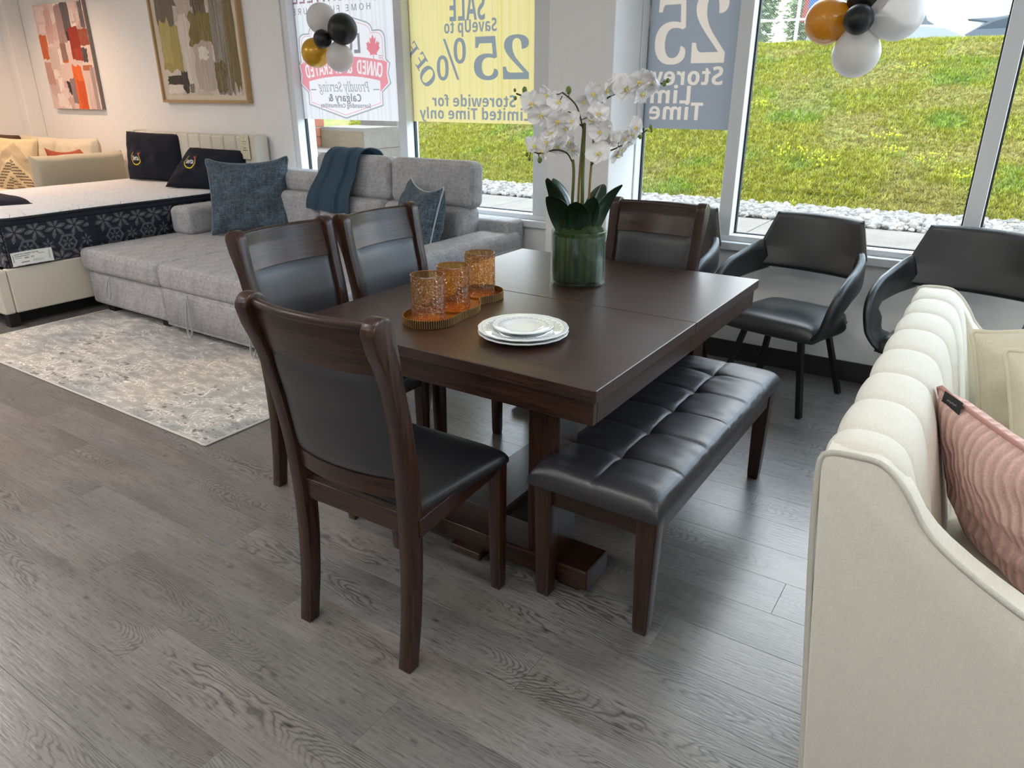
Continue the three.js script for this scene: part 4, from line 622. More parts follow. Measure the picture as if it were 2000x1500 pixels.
// ---------------------------------------------------------------- bed, mattress, pillows
const creamVinyl = std(0xd5cfc2, 0.5, { bumpMap: leatherBump, bumpScale: 0.0004 });
{
  const t = thing('bed_frame', 'cream upholstered bed frame with channelled headboard', 'bed', [0, 0, 0]);
  const X0 = -7.06, X1 = -5.475, ZH = -4.02, ZFt = -2.05;
  part('side_rail', box(X1 - 0.07, X1, 0.092, 0.392, ZH, ZFt - 0.075, 0.012, 'z'), creamVinyl, t); part('side_rail', box(X0, X0 + 0.07, 0.092, 0.392, ZH, ZFt - 0.075, 0.012, 'z'), creamVinyl, t);
  part('foot_board', box(X0, X1, 0.092, 0.392, ZFt - 0.073, ZFt, 0.014), creamVinyl, t); part('deck', box(X0 + 0.06, X1 - 0.06, 0.3, 0.36, ZH, ZFt - 0.07), std(0x333333, 0.8), t);
  part('plinth', box(X0 + 0.1, X1 - 0.1, 0, 0.095, ZH, ZFt - 0.12), std(0x0f0f10, 0.7), t, 'black recessed base');
  part('corner_foot', box(X1 - 0.09, X1 - 0.01, 0, 0.095, ZFt - 0.09, ZFt - 0.02, 0.004), std(0x0f0f10, 0.7), t);
  const HX0 = -7.02, HX1 = -5.20;
  part('headboard_frame', box(HX0 + 0.02, HX1 - 0.02, 0.05, 1.16, -4.165, -4.07, 0.018, 'y'), creamVinyl, t); part('headboard_post', box(HX1 - 0.085, HX1, 0.05, 1.168, -4.168, -4.03, 0.012, 'y'), creamVinyl, t); part('headboard_post', box(HX0, HX0 + 0.085, 0.05, 1.168, -4.168, -4.03, 0.012, 'y'), creamVinyl, t);
  const n = 10, w = (HX1 - HX0 - 0.168) / n; const ch = box(-w / 2 + 0.001, w / 2 - 0.001, 0.4, 1.16, -4.085, -4.035, 0.02, 'y'); for (let i = 0; i < n; i++) part('headboard_channel', ch, creamVinyl, t).position.x = HX0 + 0.084 + (i + 0.5) * w;
}
{
  const t = thing('mattress', 'white topped mattress with navy leaf patterned sides on the cream bed', 'mattress', [0, 0, 0]);
  const X0 = -7.0, X1 = -5.478, Z0 = -4.03, Z1 = -2.135;
  const navy = std(0x171c2c, 0.8), sideTex = canvasTex(1024, 256, (x, W, H) => {
    x.fillStyle = '#1c2030'; x.fillRect(0, 0, W, H);
    const leafs = (cx, cy, R, n, a0) => { for (let k = 0; k < n; k++) { x.save(); x.translate(cx, cy); x.rotate(a0 + k * Math.PI * 2 / n); for (const [s, c] of [[1, '#6b6c70'], [0.72, '#3c3f49'], [0.4, '#77777a']]) { x.fillStyle = c; x.beginPath(); x.moveTo(0, -6); x.quadraticCurveTo(R * 0.34 * s, -R * 0.55, 0, -R * (0.6 + 0.4 * s)); x.quadraticCurveTo(-R * 0.34 * s, -R * 0.55, 0, -6); x.fill(); } x.restore(); } };
    for (let i = 0; i < 8; i++) { const cx = i * 128 + 64; leafs(cx, 42, 74, 6, 0.3); if (i % 2 === 0) { x.strokeStyle = '#5f6168'; x.lineWidth = 13; x.beginPath(); for (let k = 0; k < 6; k++) { const a = k * Math.PI / 3; x.lineTo(cx + 64 + 58 * Math.cos(a), 148 + 52 * Math.sin(a)); } x.closePath(); x.stroke(); } leafs(cx + 64, 148, 44, 6, 0); leafs(cx, 240, 74, 6, 0.3); }
  });
  sideTex.wrapS = sideTex.wrapT = THREE.RepeatWrapping;
  const sideMat = std(0xffffff, 0.8, { map: sideTex });
  const quilt = (z0, z1, y0, y1, x, nz) => slab((u, v, s) => { const f = v * 4.4, q = f - Math.floor(f); return [x + (s ? -0.03 : 0.010 * Math.sqrt(Math.max(0, 1 - (2 * q - 1) ** 2))), lerp(y0, y1, v), lerp(z1, z0, u)]; }, nz, 40, (z1 - z0) / 1.05, 1, 0.8);
  part('core', box(X0, X1 - 0.02, 0.392, 0.70, Z0, Z1 - 0.02, 0.03), navy, t);
  part('patterned_side', quilt(Z0, -2.77, 0.394, 0.668, X1 - 0.012, 60), sideMat, t, 'navy quilted side with grey leaves'); part('patterned_side', quilt(-2.725, Z1 - 0.03, 0.394, 0.668, X1 - 0.012, 40), sideMat, t, 'navy quilted side with grey leaves');
  part('side_strap', box(X1 - 0.02, X1 + 0.004, 0.394, 0.67, -2.77, -2.725, 0.004), navy, t);
  part('end_border', box(X0 + 0.01, X1 - 0.02, 0.394, 0.668, Z1 - 0.03, Z1, 0.012), sideMat, t);
  part('top_border', box(X0, X1 + 0.004, 0.664, 0.716, Z0, Z1, 0.02), navy, t, 'navy top border');
  part('tape_edge', tube([[X1, 0.716, Z0 + 0.05], [X1, 0.714, -3.4], [X1, 0.717, -2.8], [X1, 0.715, Z1 - 0.06], [X1 - 0.05, 0.715, Z1], [X0 + 0.05, 0.715, Z1]], 0.009, 80, 7), std(0x1d2429, 0.7), t);
  const quiltTop = dataTex(512, 512, (u, v) => { const b = 230 + 6 * (vnoise(u * 256, v * 256, 7) - 0.5); return [b, b, b + 3]; }, { rx: 1.3, ry: 1.3 });
  const quiltBump = dataTex(512, 512, (u, v) => { const l = Math.abs(fbm(u * 10, v * 10, 8, 3, 10, 10) - 0.5), k = fbm(u * 26, v * 26, 5, 4, 26, 26); return grey(255 * (0.5 * smooth(0, 0.06, l) + 0.5 * k)); }, { srgb: false, rx: 1.3, ry: 1.3 });
  const top = slab((u, v, s) => { const a = 2 * u - 1, b = 2 * v - 1, x = lerp(X0, X1 - 0.006, u), z = lerp(Z1 - 0.008, Z0, v); return [x, s ? 0.708 : 0.716 + 0.028 * Math.max(0, (1 - a ** 16) * (1 - b ** 16)) ** 0.5 + 0.004 * (fbm(x * 5, z * 5, 3, 2) - 0.5), z]; }, 50, 60, 1.5, 1.9, 0.9);
  part('quilted_top', top, std(0xffffff, 0.85, { map: quiltTop, bumpMap: quiltBump, bumpScale: 0.008 }), t, 'white quilted mattress top');
  const labelTex = canvasTex(512, 192, (x, W, H) => { x.fillStyle = '#eef0ee'; x.fillRect(0, 0, W, H); x.strokeStyle = '#c7ccca'; x.lineWidth = 4; x.strokeRect(6, 6, W - 12, H - 12); x.fillStyle = '#23262c'; x.font = 'bold 26px sans-serif'; x.fillText('QUN PE SUMMIT PET 00', 42, 44); for (let i = 0; i < 14; i++) x.fillRect(42 + i * 13, 56, 9, 11); x.font = 'bold 34px sans-serif'; x.fillText('362 - 01', 150, 104); for (let i = 0; i < 7; i++) { x.fillRect(42 + i * 12, 82, 8, 8); x.fillRect(330 + i * 11, 52, 7, 9); x.fillRect(110 + i * 14, 142, 10, 14); } x.fillStyle = '#9aa09f'; x.fillRect(250, 128, 150, 4); x.fillRect(250, 140, 130, 4); x.fillRect(250, 152, 140, 4); x.fillStyle = '#6d7472'; x.fillRect(20, 30, 8, 110); x.fillRect(470, 30, 6, 120); x.fillRect(455, 60, 4, 90); });
  const lg = grid((u, v) => [X1 + 0.018 + 0.006 * Math.sin(u * 3.1), lerp(0.405, 0.497, v) + 0.004 * Math.sin(u * 3), lerp(-2.165, -2.43, u)], 12, 4); part('law_label', lg, std(0xffffff, 0.5, { map: labelTex, side: THREE.DoubleSide }), t, 'white printed label stitched to the side');
}
const navyFab = std(0x0a1020, 0.9);
{
  const logoTex = canvasTex(512, 512, (x, W, H) => {
    x.fillStyle = '#0a1020'; x.fillRect(0, 0, W, H); x.lineCap = 'round';
    for (let i = 0; i <= 60; i++) { const a = -1.0 + i / 60 * 5.2, w = 8 + 26 * Math.sin(Math.PI * i / 60); x.strokeStyle = '#e3c62c'; x.lineWidth = w; x.beginPath(); x.arc(256, 256, 190, a, a + 0.1); x.stroke(); }
    x.fillStyle = '#f6f6f6'; x.font = 'bold 150px sans-serif'; x.textAlign = 'center'; x.save(); x.translate(256, 318); x.scale(0.72, 1.25); x.fillText('Serta', 0, 0); x.restore();
    x.fillStyle = '#c8324a'; x.save(); x.translate(405, 120); x.rotate(-0.7); x.beginPath(); x.ellipse(0, 0, 46, 24, 0, 0, 6.3); x.fill(); x.restore();
  });
  const logoMat = std(0xffffff, 0.8, { map: logoTex });
  const navyPillow = (label, pos, rot, w, h, o, lx, ly, lr) => { const g = thing('navy_pillow', label, 'pillow', pos, 0, 'navy pillows on the mattress'); g.rotation.set(...rot, 'YXZ'); part('cover', pillowGeo(w, h, 0.2, o), navyFab, g); const gg = grid((u, v) => [lx + (u - 0.5) * 0.13, ly + (v - 0.5) * 0.15, 0], 10, 10); const src = pillowGeo(w, h, 0.2, { ...o, n: 60 }).attributes.position, P = gg.attributes.position; for (let i = 0; i < P.count; i++) { let best = 1e9, z = 0; for (let k = 0; k < src.count / 2; k++) { const d = (src.getX(k) - P.getX(i)) ** 2 + (src.getY(k) - P.getY(i)) ** 2; if (d < best) { best = d; z = src.getZ(k); } } P.setZ(i, z + 0.004); } gg.rotateZ(0); gg.computeVertexNormals(); part('logo_patch', gg, logoMat, g, 'embroidered round yellow logo with white lettering'); };
  navyPillow('square navy pillow standing upright against the headboard, left of the other', [-6.50, 0.742, -3.92], [-0.12, 0.35, -0.03], 0.58, 0.42, { pinch: 0.03, seed: 2, wr: 0.012, p: 0.35 }, -0.13, 0.19);
  navyPillow('slumped navy pillow with a slanted corner beside the blue-grey cushion', [-5.62, 0.738, -3.78], [-0.5, 0.42, -0.05], 0.70, 0.36, { pinch: 0.03, seed: 7, wr: 0.014, p: 0.35, slant: 0.24 }, -0.10, 0.20);
}
{
  const tagTex = canvasTex(128, 256, (x, W, H) => { x.fillStyle = '#d8cfb6'; x.fillRect(0, 0, W, H); x.fillStyle = '#6b6456'; x.fillRect(60, 26, 8, 10); x.fillRect(30, 66, 70, 4); x.fillRect(40, 92, 50, 3); x.fillRect(44, 132, 42, 8); x.fillRect(36, 156, 60, 9); });
  const tg = thing('price_tag', 'cream hanging price tag on the headboard corner', 'tag', [-5.315, 0.98, -4.025]); const g = new THREE.BoxGeometry(0.115, 0.19, 0.003); const m = std(0xffffff, 0.7, { map: tagTex }); part('card', shift(g, 0, 0.095, 0.006), m, tg); part('string', capTube([[0, 0.185, 0.004], [0.0, 0.2, -0.02], [0, 0.19, -0.06]], 0.0015, 8, 5), std(0xd9d2c0, 0.9), tg);
  const pad = slab((u, v, s) => { const x = lerp(-6.6, -5.98 + 0.10 * v, u), z = lerp(-2.22 - 0.16 * u * u, -2.64 + 0.08 * u, v); const e = Math.max(0, (1 - (2 * u - 1) ** 6) * (1 - (2 * v - 1) ** 6)) ** 0.5; return [x, s ? 0.742 : 0.748 + 0.035 * e + 0.01 * e * vnoise(u * 4, v * 4, 3), z]; }, 20, 16, 0.6, 0.4, 0.9);
  single('folded_cloth', pad, std(0x171525, 0.9), 'dark navy folded cloth lying on the mattress at the left edge', 'cloth');
}

// ---------------------------------------------------------------- beige sofa in the corner with cushions
{
  const beige = std(0xe8e1d4, 0.9, { map: creamWeave }), t = thing('corner_sofa', 'beige fabric sofa in the corner behind the bed', 'sofa', [0, 0, 0]);
  part('base', box(-9.0, -7.26, 0.08, 0.44, -4.15, -3.22, 0.03), beige, t); for (const x of [-8.9, -7.35]) for (const z of [-4.05, -3.32]) part('foot', box(x - 0.03, x + 0.03, 0, 0.09, z - 0.03, z + 0.03), std(0x2b211b, 0.5), t);
  part('seat_cushion', box(-8.9, -7.5, 0.42, 0.62, -3.9, -3.2, 0.05), beige, t);
  const arm = slab((u, v, s) => { const z = lerp(-3.27, -4.12, u), y = lerp(0.42, 0.955, v), e = Math.max(0, (1 - (2 * u - 1) ** 12) * (1 - (2 * v - 1) ** 12)) ** 0.4; return [(s ? -7.39 : -7.36) + (s ? -1 : 1) * 0.075 * e, y + 0.008 * (vnoise(u * 14, v, 4) - 0.5) * v + 0.01 * v * (Math.abs(2 * u - 1) ** 4), z]; }, 40, 24, 0.85, 0.5, 1.0);
  part('arm', arm, std(0xd9d4c6, 0.9, { map: creamWeave }), t, 'padded pillow arm'); const a2 = arm.clone(); a2.translate(-1.55, 0, 0); part('arm', a2, beige, t);
  part('back', box(-8.98, -7.3, 0.42, 0.88, -4.16, -3.98, 0.05), beige, t);
  const bc = pillowGeo(0.78, 0.5, 0.24, { pinch: 0.02, seed: 3 }); for (const [x, r] of [[-7.83, 0.03], [-8.6, -0.02]]) { const m = part('back_cushion', bc, beige, t); m.position.set(x, 0.57, -3.9); m.rotation.set(-0.12, 0, r); }
  const zig = canvasTex(512, 512, (x, W, H) => { x.fillStyle = '#d3bd98'; x.fillRect(0, 0, W, H); const R = rng(5); const chev = (y, th, fn) => { for (let i = 0; i < 512; i += 2) { const yy = y + Math.abs(i - 256) * 0.85; fn(i, yy, th); } }; chev(40, 130, (i, y, th) => { for (let k = 0; k < th; k += 9) { if (((i >> 2) + (k / 9 | 0)) % 2) { x.fillStyle = '#6b5c50'; x.fillRect(i, y + k, 2, 5); } } }); chev(215, 100, (i, y, th) => { for (let k = 0; k < th; k += 14) { if (((i >> 4) + (k / 14 | 0)) % 2) { x.fillStyle = '#2e2723'; x.fillRect(i, y + k, 2, 12); } } }); chev(375, 80, (i, y, th) => { for (let k = 0; k < th; k += 14) { if (((i >> 4) + (k / 14 | 0)) % 2) { x.fillStyle = '#3a322c'; x.fillRect(i, y + k, 2, 11); } } }); });
  zig.wrapS = zig.wrapT = THREE.RepeatWrapping; zig.repeat.set(1 / 0.5, 1 / 0.5);
  cushion('patterned_cushion', 'beige cushion with dark woven chevrons on the corner sofa', 0.5, 0.5, 0.16, std(0xffffff, 0.9, { map: zig }), [-8.02, 0.60, -3.40], [-0.25, 0.25, 0], { pinch: 0.04, seed: 6 });
  cushion('brown_cushion', 'dark brown cushion at the far left above the chevron cushion', 0.42, 0.2, 0.16, std(0x4d3528, 0.9), [-8.79, 0.885, -3.72], [-0.1, 0.1, 0], { pinch: 0.02, seed: 8 });
  cushion('rust_cushion', 'rust red cushion peeking over the corner sofa arm', 0.42, 0.42, 0.13, std(0x9c4a2c, 0.8), [-7.58, 0.61, -3.78], [-0.3, 0.9, 0.16], { pinch: 0.06, ear: 0.12, chop: 0.12, seed: 11 });
}

// ---------------------------------------------------------------- cream channel-back sofa
{
  const cream = std(0xffffff, 0.9, { map: creamWeave, bumpMap: weaveBump, bumpScale: 0.001, sheen: 0.25 });
  const t = thing('channel_sofa', 'cream fabric sofa with vertical channel tufted back', 'sofa', [0, 0, 0]);
  const ZN = -1.375, ZR = -2.93;
  const prof = [[-0.122, 0.06], [-0.196, 0.835], [-0.190, 0.85], [-0.175, 0.856], [-0.10, 0.858], [-0.08, 0.85], [-0.055, 0.828], [-0.03, 0.795], [-0.005, 0.756], [0.02, 0.729], [0.046, 0.708], [0.093, 0.677], [0.14, 0.65], [0.185, 0.627], [0.26, 0.60], [0.36, 0.578], [0.55, 0.565], [0.68, 0.56], [0.7, 0.545], [0.7, 0.06]];
  const end = (z) => shift(uvBox(toCreasedNormals(extrude(prof, 0.085, 0.008), 0.5), 'x'), 0, 0, z);
  part('end_panel', end(ZN - 0.043), cream, t, 'sloping end panel'); part('end_panel', end(ZR + 0.043), cream, t, 'sloping end panel');
  const edge = prof.slice(0, 19); part('piping', tube(edge.map(([x, y]) => [x, y, ZN - 0.006]), 0.0065, 140, 8), cream, t); part('piping', tube(edge.map(([x, y]) => [x, y, ZR + 0.006]), 0.0065, 140, 8), cream, t);
  part('back_panel', slab((u, v, s) => { const y = lerp(0.06, 0.835, v), x = lerp(-0.122, -0.192, v); return [x + (s ? 0.05 : 0), y, lerp(ZN - 0.06, ZR + 0.06, u)]; }, 4, 4, 1.5, 0.8), cream, t);
  // channels: roll over the top and run down the inside back
  const path = new THREE.CatmullRomCurve3([V(-0.19, 0.80, 0), V(-0.192, 0.838, 0), V(-0.165, 0.857, 0), V(-0.10, 0.858, 0), V(-0.065, 0.838, 0), V(-0.04, 0.79, 0), V(-0.015, 0.70, 0), V(0.02, 0.55, 0), V(0.05, 0.40, 0)]);
  const seams = [-1.415, -1.517, -1.713, -1.912, -2.125, -2.335, -2.537, -2.734, -2.895];
  for (let i = 0; i < seams.length - 1; i++) { const z0 = seams[i], z1 = seams[i + 1]; part('channel', slab((u, v, s) => { const p = path.getPoint(v), T = path.getTangent(v), q = 2 * u - 1, b = s ? -0.03 : 0.010 * Math.max(0, 1 - q * q) ** 0.5 * smooth(0.0, 0.08, v) - 0.004; return [p.x - T.y * b, p.y + T.x * b, lerp(z0, z1, u)]; }, 14, 44, 0.2, 0.6, 0.9), cream, t, 'padded vertical channel'); }
  part('seat_base', box(-0.1, 0.68, 0.08, 0.3, ZR + 0.085, ZN - 0.085, 0.02), cream, t); part('seat_cushion', box(0.03, 0.72, 0.28, 0.448, ZR + 0.09, ZN - 0.09, 0.05), cream, t);
  for (const x of [-0.04, 0.6]) for (const z of [ZN - 0.1, ZR + 0.1]) part('foot', shift(taper(0.05, 0.05, 0.035, 0.035, 0.082), x, 0, z), std(0x2a2019, 0.5), t);
  const ivory = std(0xf3efe2, 0.9, { map: creamWeave });
  cushion('cream_cushion', 'cream piped cushion farther along the channel sofa', 0.44, 0.42, 0.15, ivory, [0.31, 0.445, -2.58], [-0.22, 0.3, 0.2], { pinch: 0.03, ear: 0.04, seed: 21 }, { mat: ivory, r: 0.007 }, 'cream cushions on the channel sofa');
  cushion('cream_cushion', 'cream piped cushion in front of the other cream one', 0.44, 0.42, 0.15, ivory, [0.40, 0.445, -2.42], [-0.22, 0.28, 0.2], { pinch: 0.03, ear: 0.04, seed: 25 }, { mat: ivory, r: 0.007 }, 'cream cushions on the channel sofa');
  const ribTex = dataTex(512, 512, (u, v) => { const a = Math.sin((u * 9 + Math.sin(v * 9) * 0.5 + 0.35 * fbm(u * 5, v * 5, 3, 2)) * 6.283 * 1.6), k = 1 + 0.05 * a + 0.14 * (vnoise(u * 220, v * 220, 6) - 0.5); return [220 * k, 182 * k, 173 * k]; }, { rx: 2.4, ry: 2.4 });
  const ribBump = dataTex(512, 512, (u, v) => grey(128 + 110 * Math.sin((u * 9 + Math.sin(v * 9) * 0.5 + 0.35 * fbm(u * 5, v * 5, 3, 2)) * 6.283 * 1.6)), { srgb: false, rx: 2.4, ry: 2.4 });
  const pink = cushion('pink_cushion', 'dusty pink ribbed cushion with a black tag on the cream sofa', 0.48, 0.41, 0.15, std(0xffffff, 0.95, { map: ribTex, bumpMap: ribBump, bumpScale: 0.006 }), [0.22, 0.447, -1.83], [0.38, -0.98, 0.0], { pinch: 0.03, ear: 0.03, seed: 31 }, { mat: std(0xb98a80, 0.9), r: 0.006 });
  const tagTex = canvasTex(256, 96, (x, W, H) => { x.fillStyle = '#14171d'; x.fillRect(0, 0, W, H); x.fillStyle = '#8d929b'; for (let i = 0; i < 9; i++) x.fillRect(60 + i * 15, 44 + (i % 3) * 2, 9, 11); });
  const tg = grid((u, v) => [-0.20 + 0.075 * u, 0.412 + 0.012 - 0.03 * v, 0.006 + 0.016 * v], 6, 4); part('fabric_tag', tg, std(0xffffff, 0.6, { map: tagTex, side: THREE.DoubleSide }), pink, 'black stitched fabric tag');
}

// ---------------------------------------------------------------- black armchairs under the window
function makeArmchair(label) {
  const t = thing('armchair', label, 'chair', [0, 0, 0], 0, 'black leather armchairs in a row under the window'), hide = std(0x191b1d, 0.4, { bumpMap: leatherBump, bumpScale: 0.0005, ior: 1.65 }), metal = std(0x0d0d0e, 0.45);
  const back = slab((u, v, s) => {
    const a = 2 * u - 1, y = lerp(0.625, 0.915, v), w = v < 0.38 ? lerp(0.262, 0.282, v / 0.38) : lerp(0.282, 0.222, (v - 0.38) / 0.62), arch = -0.012 * (1 - a * a) * (1 - v) * 0 + 0.02 * (1 - v) ** 3 * (Math.abs(a) ** 2);
    const e = Math.max(0, (1 - Math.abs(a) ** 14) * (1 - Math.abs(2 * v - 1) ** 14)) ** 0.4;
    return [a * w, y + arch * 0.5, -0.205 - 0.07 * v + 0.075 * a * a + (s ? -1 : 1) * (0.004 + 0.018 * e)];
  }, 40, 26, 0.5, 0.3, 1.0);
  part('backrest', back, hide, t);
  for (const s of [-1, 1]) {
    const P = [[s * 0.24, 0.70, -0.165], [s * 0.278, 0.675, -0.10], [s * 0.30, 0.652, 0.0], [s * 0.31, 0.628, 0.10], [s * 0.305, 0.57, 0.175], [s * 0.285, 0.49, 0.17], [s * 0.255, 0.42, 0.13], [s * 0.2, 0.395, 0.08]];
    const W = [[0, 1, 0], [0, 1, 0.1], [0, 1, 0.2], [0, 0.8, 0.6], [0, 0.2, 1], [0, -0.1, 1], [s * -0.4, -0.2, 1], [s * -0.2, 0, 1]];
    part('arm', sweep(P, P.map((_, i) => ({ a: [0.085, 0.08, 0.07, 0.065, 0.072, 0.09, 0.11, 0.11][i], b: 0.023, W: W[i] })), 50, 18, 2.8), hide, t);
  }
  const seat = slab((u, v, s) => { const a = 2 * u - 1, b = 2 * v - 1, k = 1 - 0.05 * (a * a * b * b), W = lerp(0.255, 0.225, v), e = Math.max(0, (1 - Math.abs(a) ** 8) * (1 - Math.abs(b) ** 8)) ** 0.38; return [W * a * k, s ? 0.385 - 0.012 * e : 0.395 + 0.07 * e + 0.012 * (1 - a * a) * (1 - b * b), -0.0 - 0.245 * b * k]; }, 30, 30, 0.5, 0.5, 1.0);
  part('seat', seat, hide, t);
  part('under_frame', mergeGeometries([box(-0.09, 0.09, 0.365, 0.395, -0.09, 0.09, 0.004), ...[0.785, -0.785].map((r) => { const g = box(-0.21, 0.21, 0.362, 0.388, -0.016, 0.016, 0.003); g.rotateY(r); return g; })]), metal, t);
  for (const sx of [-1, 1]) for (const sz of [-1, 1]) { const g = box(-0.013, 0.013, 0, 0.385, -0.017, 0.017, 0.003, 'y'), p = g.attributes.position; for (let i = 0; i < p.count; i++) { const q = 1 - p.getY(i) / 0.385; p.setX(i, p.getX(i) + sx * (0.145 + 0.085 * q)); p.setZ(i, p.getZ(i) + sz * (0.145 + 0.085 * q)); } part('leg', g, metal, t); }
  return t;
}
const arm0 = makeArmchair('black leather armchair in the middle of the row under the window'); arm0.position.set(-0.81, 0, -3.79); arm0.rotation.y = -12 * D2R;
dup(arm0, 'black leather armchair mostly hidden behind the far dining chair', [-1.535, 0, -3.79], -8 * D2R);
dup(arm0, 'black leather armchair at the right, half hidden behind the cream sofa', [-0.085, 0, -3.76], -10 * D2R);
// ---------------------------------------------------------------- window posters (printed on the street side, so they read mirrored from inside)
function poster(name, label, x0, x1, y0, y1, draw, thin) {
  const W = Math.round((x1 - x0) * 700), H = Math.round((y1 - y0) * 700);
  const tex = canvasTex(W, H, (x) => { x.translate(W, 0); x.scale(-1, 1); draw(x, W, H, (y) => (y1 - y) * 700); });
  const m = new THREE.MeshPhysicalMaterial({ color: 0xffffff, map: tex, roughness: 1, transmission: thin, thickness: 0, side: THREE.DoubleSide, specularIntensity: 0.2 });
  const g = new THREE.PlaneGeometry(x1 - x0, y1 - y0); g.translate((x0 + x1) / 2, (y0 + y1) / 2, ZG + 0.014);
  single(name, g, m, label, 'poster', 'mirrored posters on the window glass');
}
const fit = (x, s, cx, y, w) => { const k = x.measureText(s).width; x.save(); x.translate(cx, y); x.scale(w / k, 1); x.fillText(s, 0, 0); x.restore(); };
poster('window_poster', 'white window poster with a red ribbon badge and maple leaf', -4.925, -3.845, 1.297, 2.72, (x, W, H, Y) => {
  x.fillStyle = '#efecee'; x.fillRect(0, 0, W, H);
  x.fillStyle = 'rgba(190,190,200,0.18)'; const R = rng(4); for (let i = 0; i < 60; i++) x.fillRect(R() * W, 0, 2 + R() * 8, H);
  x.textAlign = 'center'; x.fillStyle = '#a37f88'; x.font = '110px sans-serif'; fit(x, 'ROCKWELL', W * 0.58, Y(2.12), W * 0.74); x.fillStyle = '#a6868c'; x.font = 'bold 120px sans-serif'; x.fillText('R', W * 0.11, Y(2.10)); x.fillStyle = '#8f898f'; x.font = '42px sans-serif'; fit(x, 'H O M E   F U R N I T U R E', W * 0.57, Y(2.045), W * 0.76);
  const L = W * 0.075, Rr = W * 0.925, C = W / 2;
  const badge = () => { x.beginPath(); x.moveTo(C, Y(2.03)); x.lineTo(W * 0.74, Y(1.965)); x.quadraticCurveTo(W * 0.8, Y(1.95), W * 0.8, Y(1.905)); x.lineTo(W * 0.86, Y(1.905)); x.quadraticCurveTo(Rr - 12, Y(1.90), Rr - 12, Y(1.85)); x.lineTo(Rr - 12, Y(1.715)); x.lineTo(Rr + 12, Y(1.69)); x.lineTo(Rr - 2, Y(1.625)); x.lineTo(Rr + 12, Y(1.56)); x.lineTo(W * 0.86, Y(1.50)); x.lineTo(W * 0.86, Y(1.41)); x.lineTo(C, Y(1.315)); x.lineTo(W * 0.14, Y(1.41)); x.lineTo(W * 0.14, Y(1.50)); x.lineTo(L - 12, Y(1.56)); x.lineTo(L + 2, Y(1.625)); x.lineTo(L - 12, Y(1.69)); x.lineTo(L + 12, Y(1.715)); x.lineTo(L + 12, Y(1.85)); x.quadraticCurveTo(L + 12, Y(1.90), W * 0.14, Y(1.905)); x.lineTo(W * 0.2, Y(1.905)); x.quadraticCurveTo(W * 0.2, Y(1.95), W * 0.26, Y(1.965)); x.closePath(); };
  x.save(); badge(); x.lineWidth = 14; x.strokeStyle = '#acaeb3'; x.stroke(); x.fillStyle = '#f3eef0'; x.fill(); x.translate(C, Y(1.68)); x.scale(0.955, 0.955); x.translate(-C, -Y(1.68)); badge(); x.lineWidth = 3; x.strokeStyle = '#eaa0a8'; x.stroke(); x.restore();
  x.fillStyle = '#ee9aa3'; x.beginPath(); x.moveTo(L, Y(1.70)); x.quadraticCurveTo(C, Y(1.79), Rr, Y(1.70)); x.lineTo(Rr - 8, Y(1.625)); x.lineTo(Rr, Y(1.56)); x.lineTo(W * 0.85, Y(1.50)); x.lineTo(W * 0.85, Y(1.575)); x.quadraticCurveTo(C, Y(1.645), W * 0.15, Y(1.575)); x.lineTo(W * 0.15, Y(1.50)); x.lineTo(L, Y(1.56)); x.lineTo(L + 8, Y(1.625)); x.closePath(); x.fill();
  x.fillStyle = '#f8ecec'; x.font = 'bold 88px sans-serif'; { const s = 'OWNED & OPERATED', n = s.length; for (let i = 0; i < n; i++) { const u = (i + 0.5) / n * 2 - 1; x.save(); x.translate(C + u * W * 0.37, Y(1.638 + 0.034 * (1 - u * u)) + 30); x.rotate(u * 0.16); x.scale(0.66, 1.08); x.fillText(s[i], 0, 0); x.restore(); } }
  x.fillStyle = '#8e9096'; x.font = 'bold 118px sans-serif'; x.save(); x.translate(C, Y(1.765)); x.scale(0.92, 1.1); x.fillText('LOCAL', 20, 0); x.restore();
  x.fillStyle = '#ea8a95'; x.save(); x.translate(W * 0.195, Y(1.80)); x.scale(1.15, 1.35); x.beginPath(); [[0, -44], [9, -28], [19, -34], [15, -10], [27, -22], [30, -15], [40, -17], [35, -2], [40, 4], [20, 20], [22, 28], [2, 25], [2, 44], [-2, 44], [-2, 25], [-22, 28], [-20, 20], [-40, 4], [-35, -2], [-40, -17], [-30, -15], [-27, -22], [-15, -10], [-19, -34], [-9, -28]].forEach(([a, b], i) => i ? x.lineTo(a, b) : x.moveTo(a, b)); x.fill(); x.restore();
  x.fillStyle = '#e2a9ae'; for (const y of [1.745, 1.73, 1.715]) { x.fillRect(W * 0.115, Y(y), 28, 5); x.fillRect(W * 0.85, Y(y), 28, 5); }
  x.fillStyle = '#9a9ca2'; x.font = 'italic 66px serif'; fit(x, 'Proudly Serving', C, Y(1.50), W * 0.5); x.fillRect(W * 0.16, Y(1.518), 44, 5); x.fillRect(W * 0.78, Y(1.518), 44, 5);
  x.fillStyle = '#8d8f95'; x.font = 'bold 52px sans-serif'; fit(x, 'Calgary &', C, Y(1.43), W * 0.33); x.font = 'bold 30px sans-serif'; fit(x, 'Surrounding Communities', C, Y(1.385), W * 0.5);
}, 0.25);
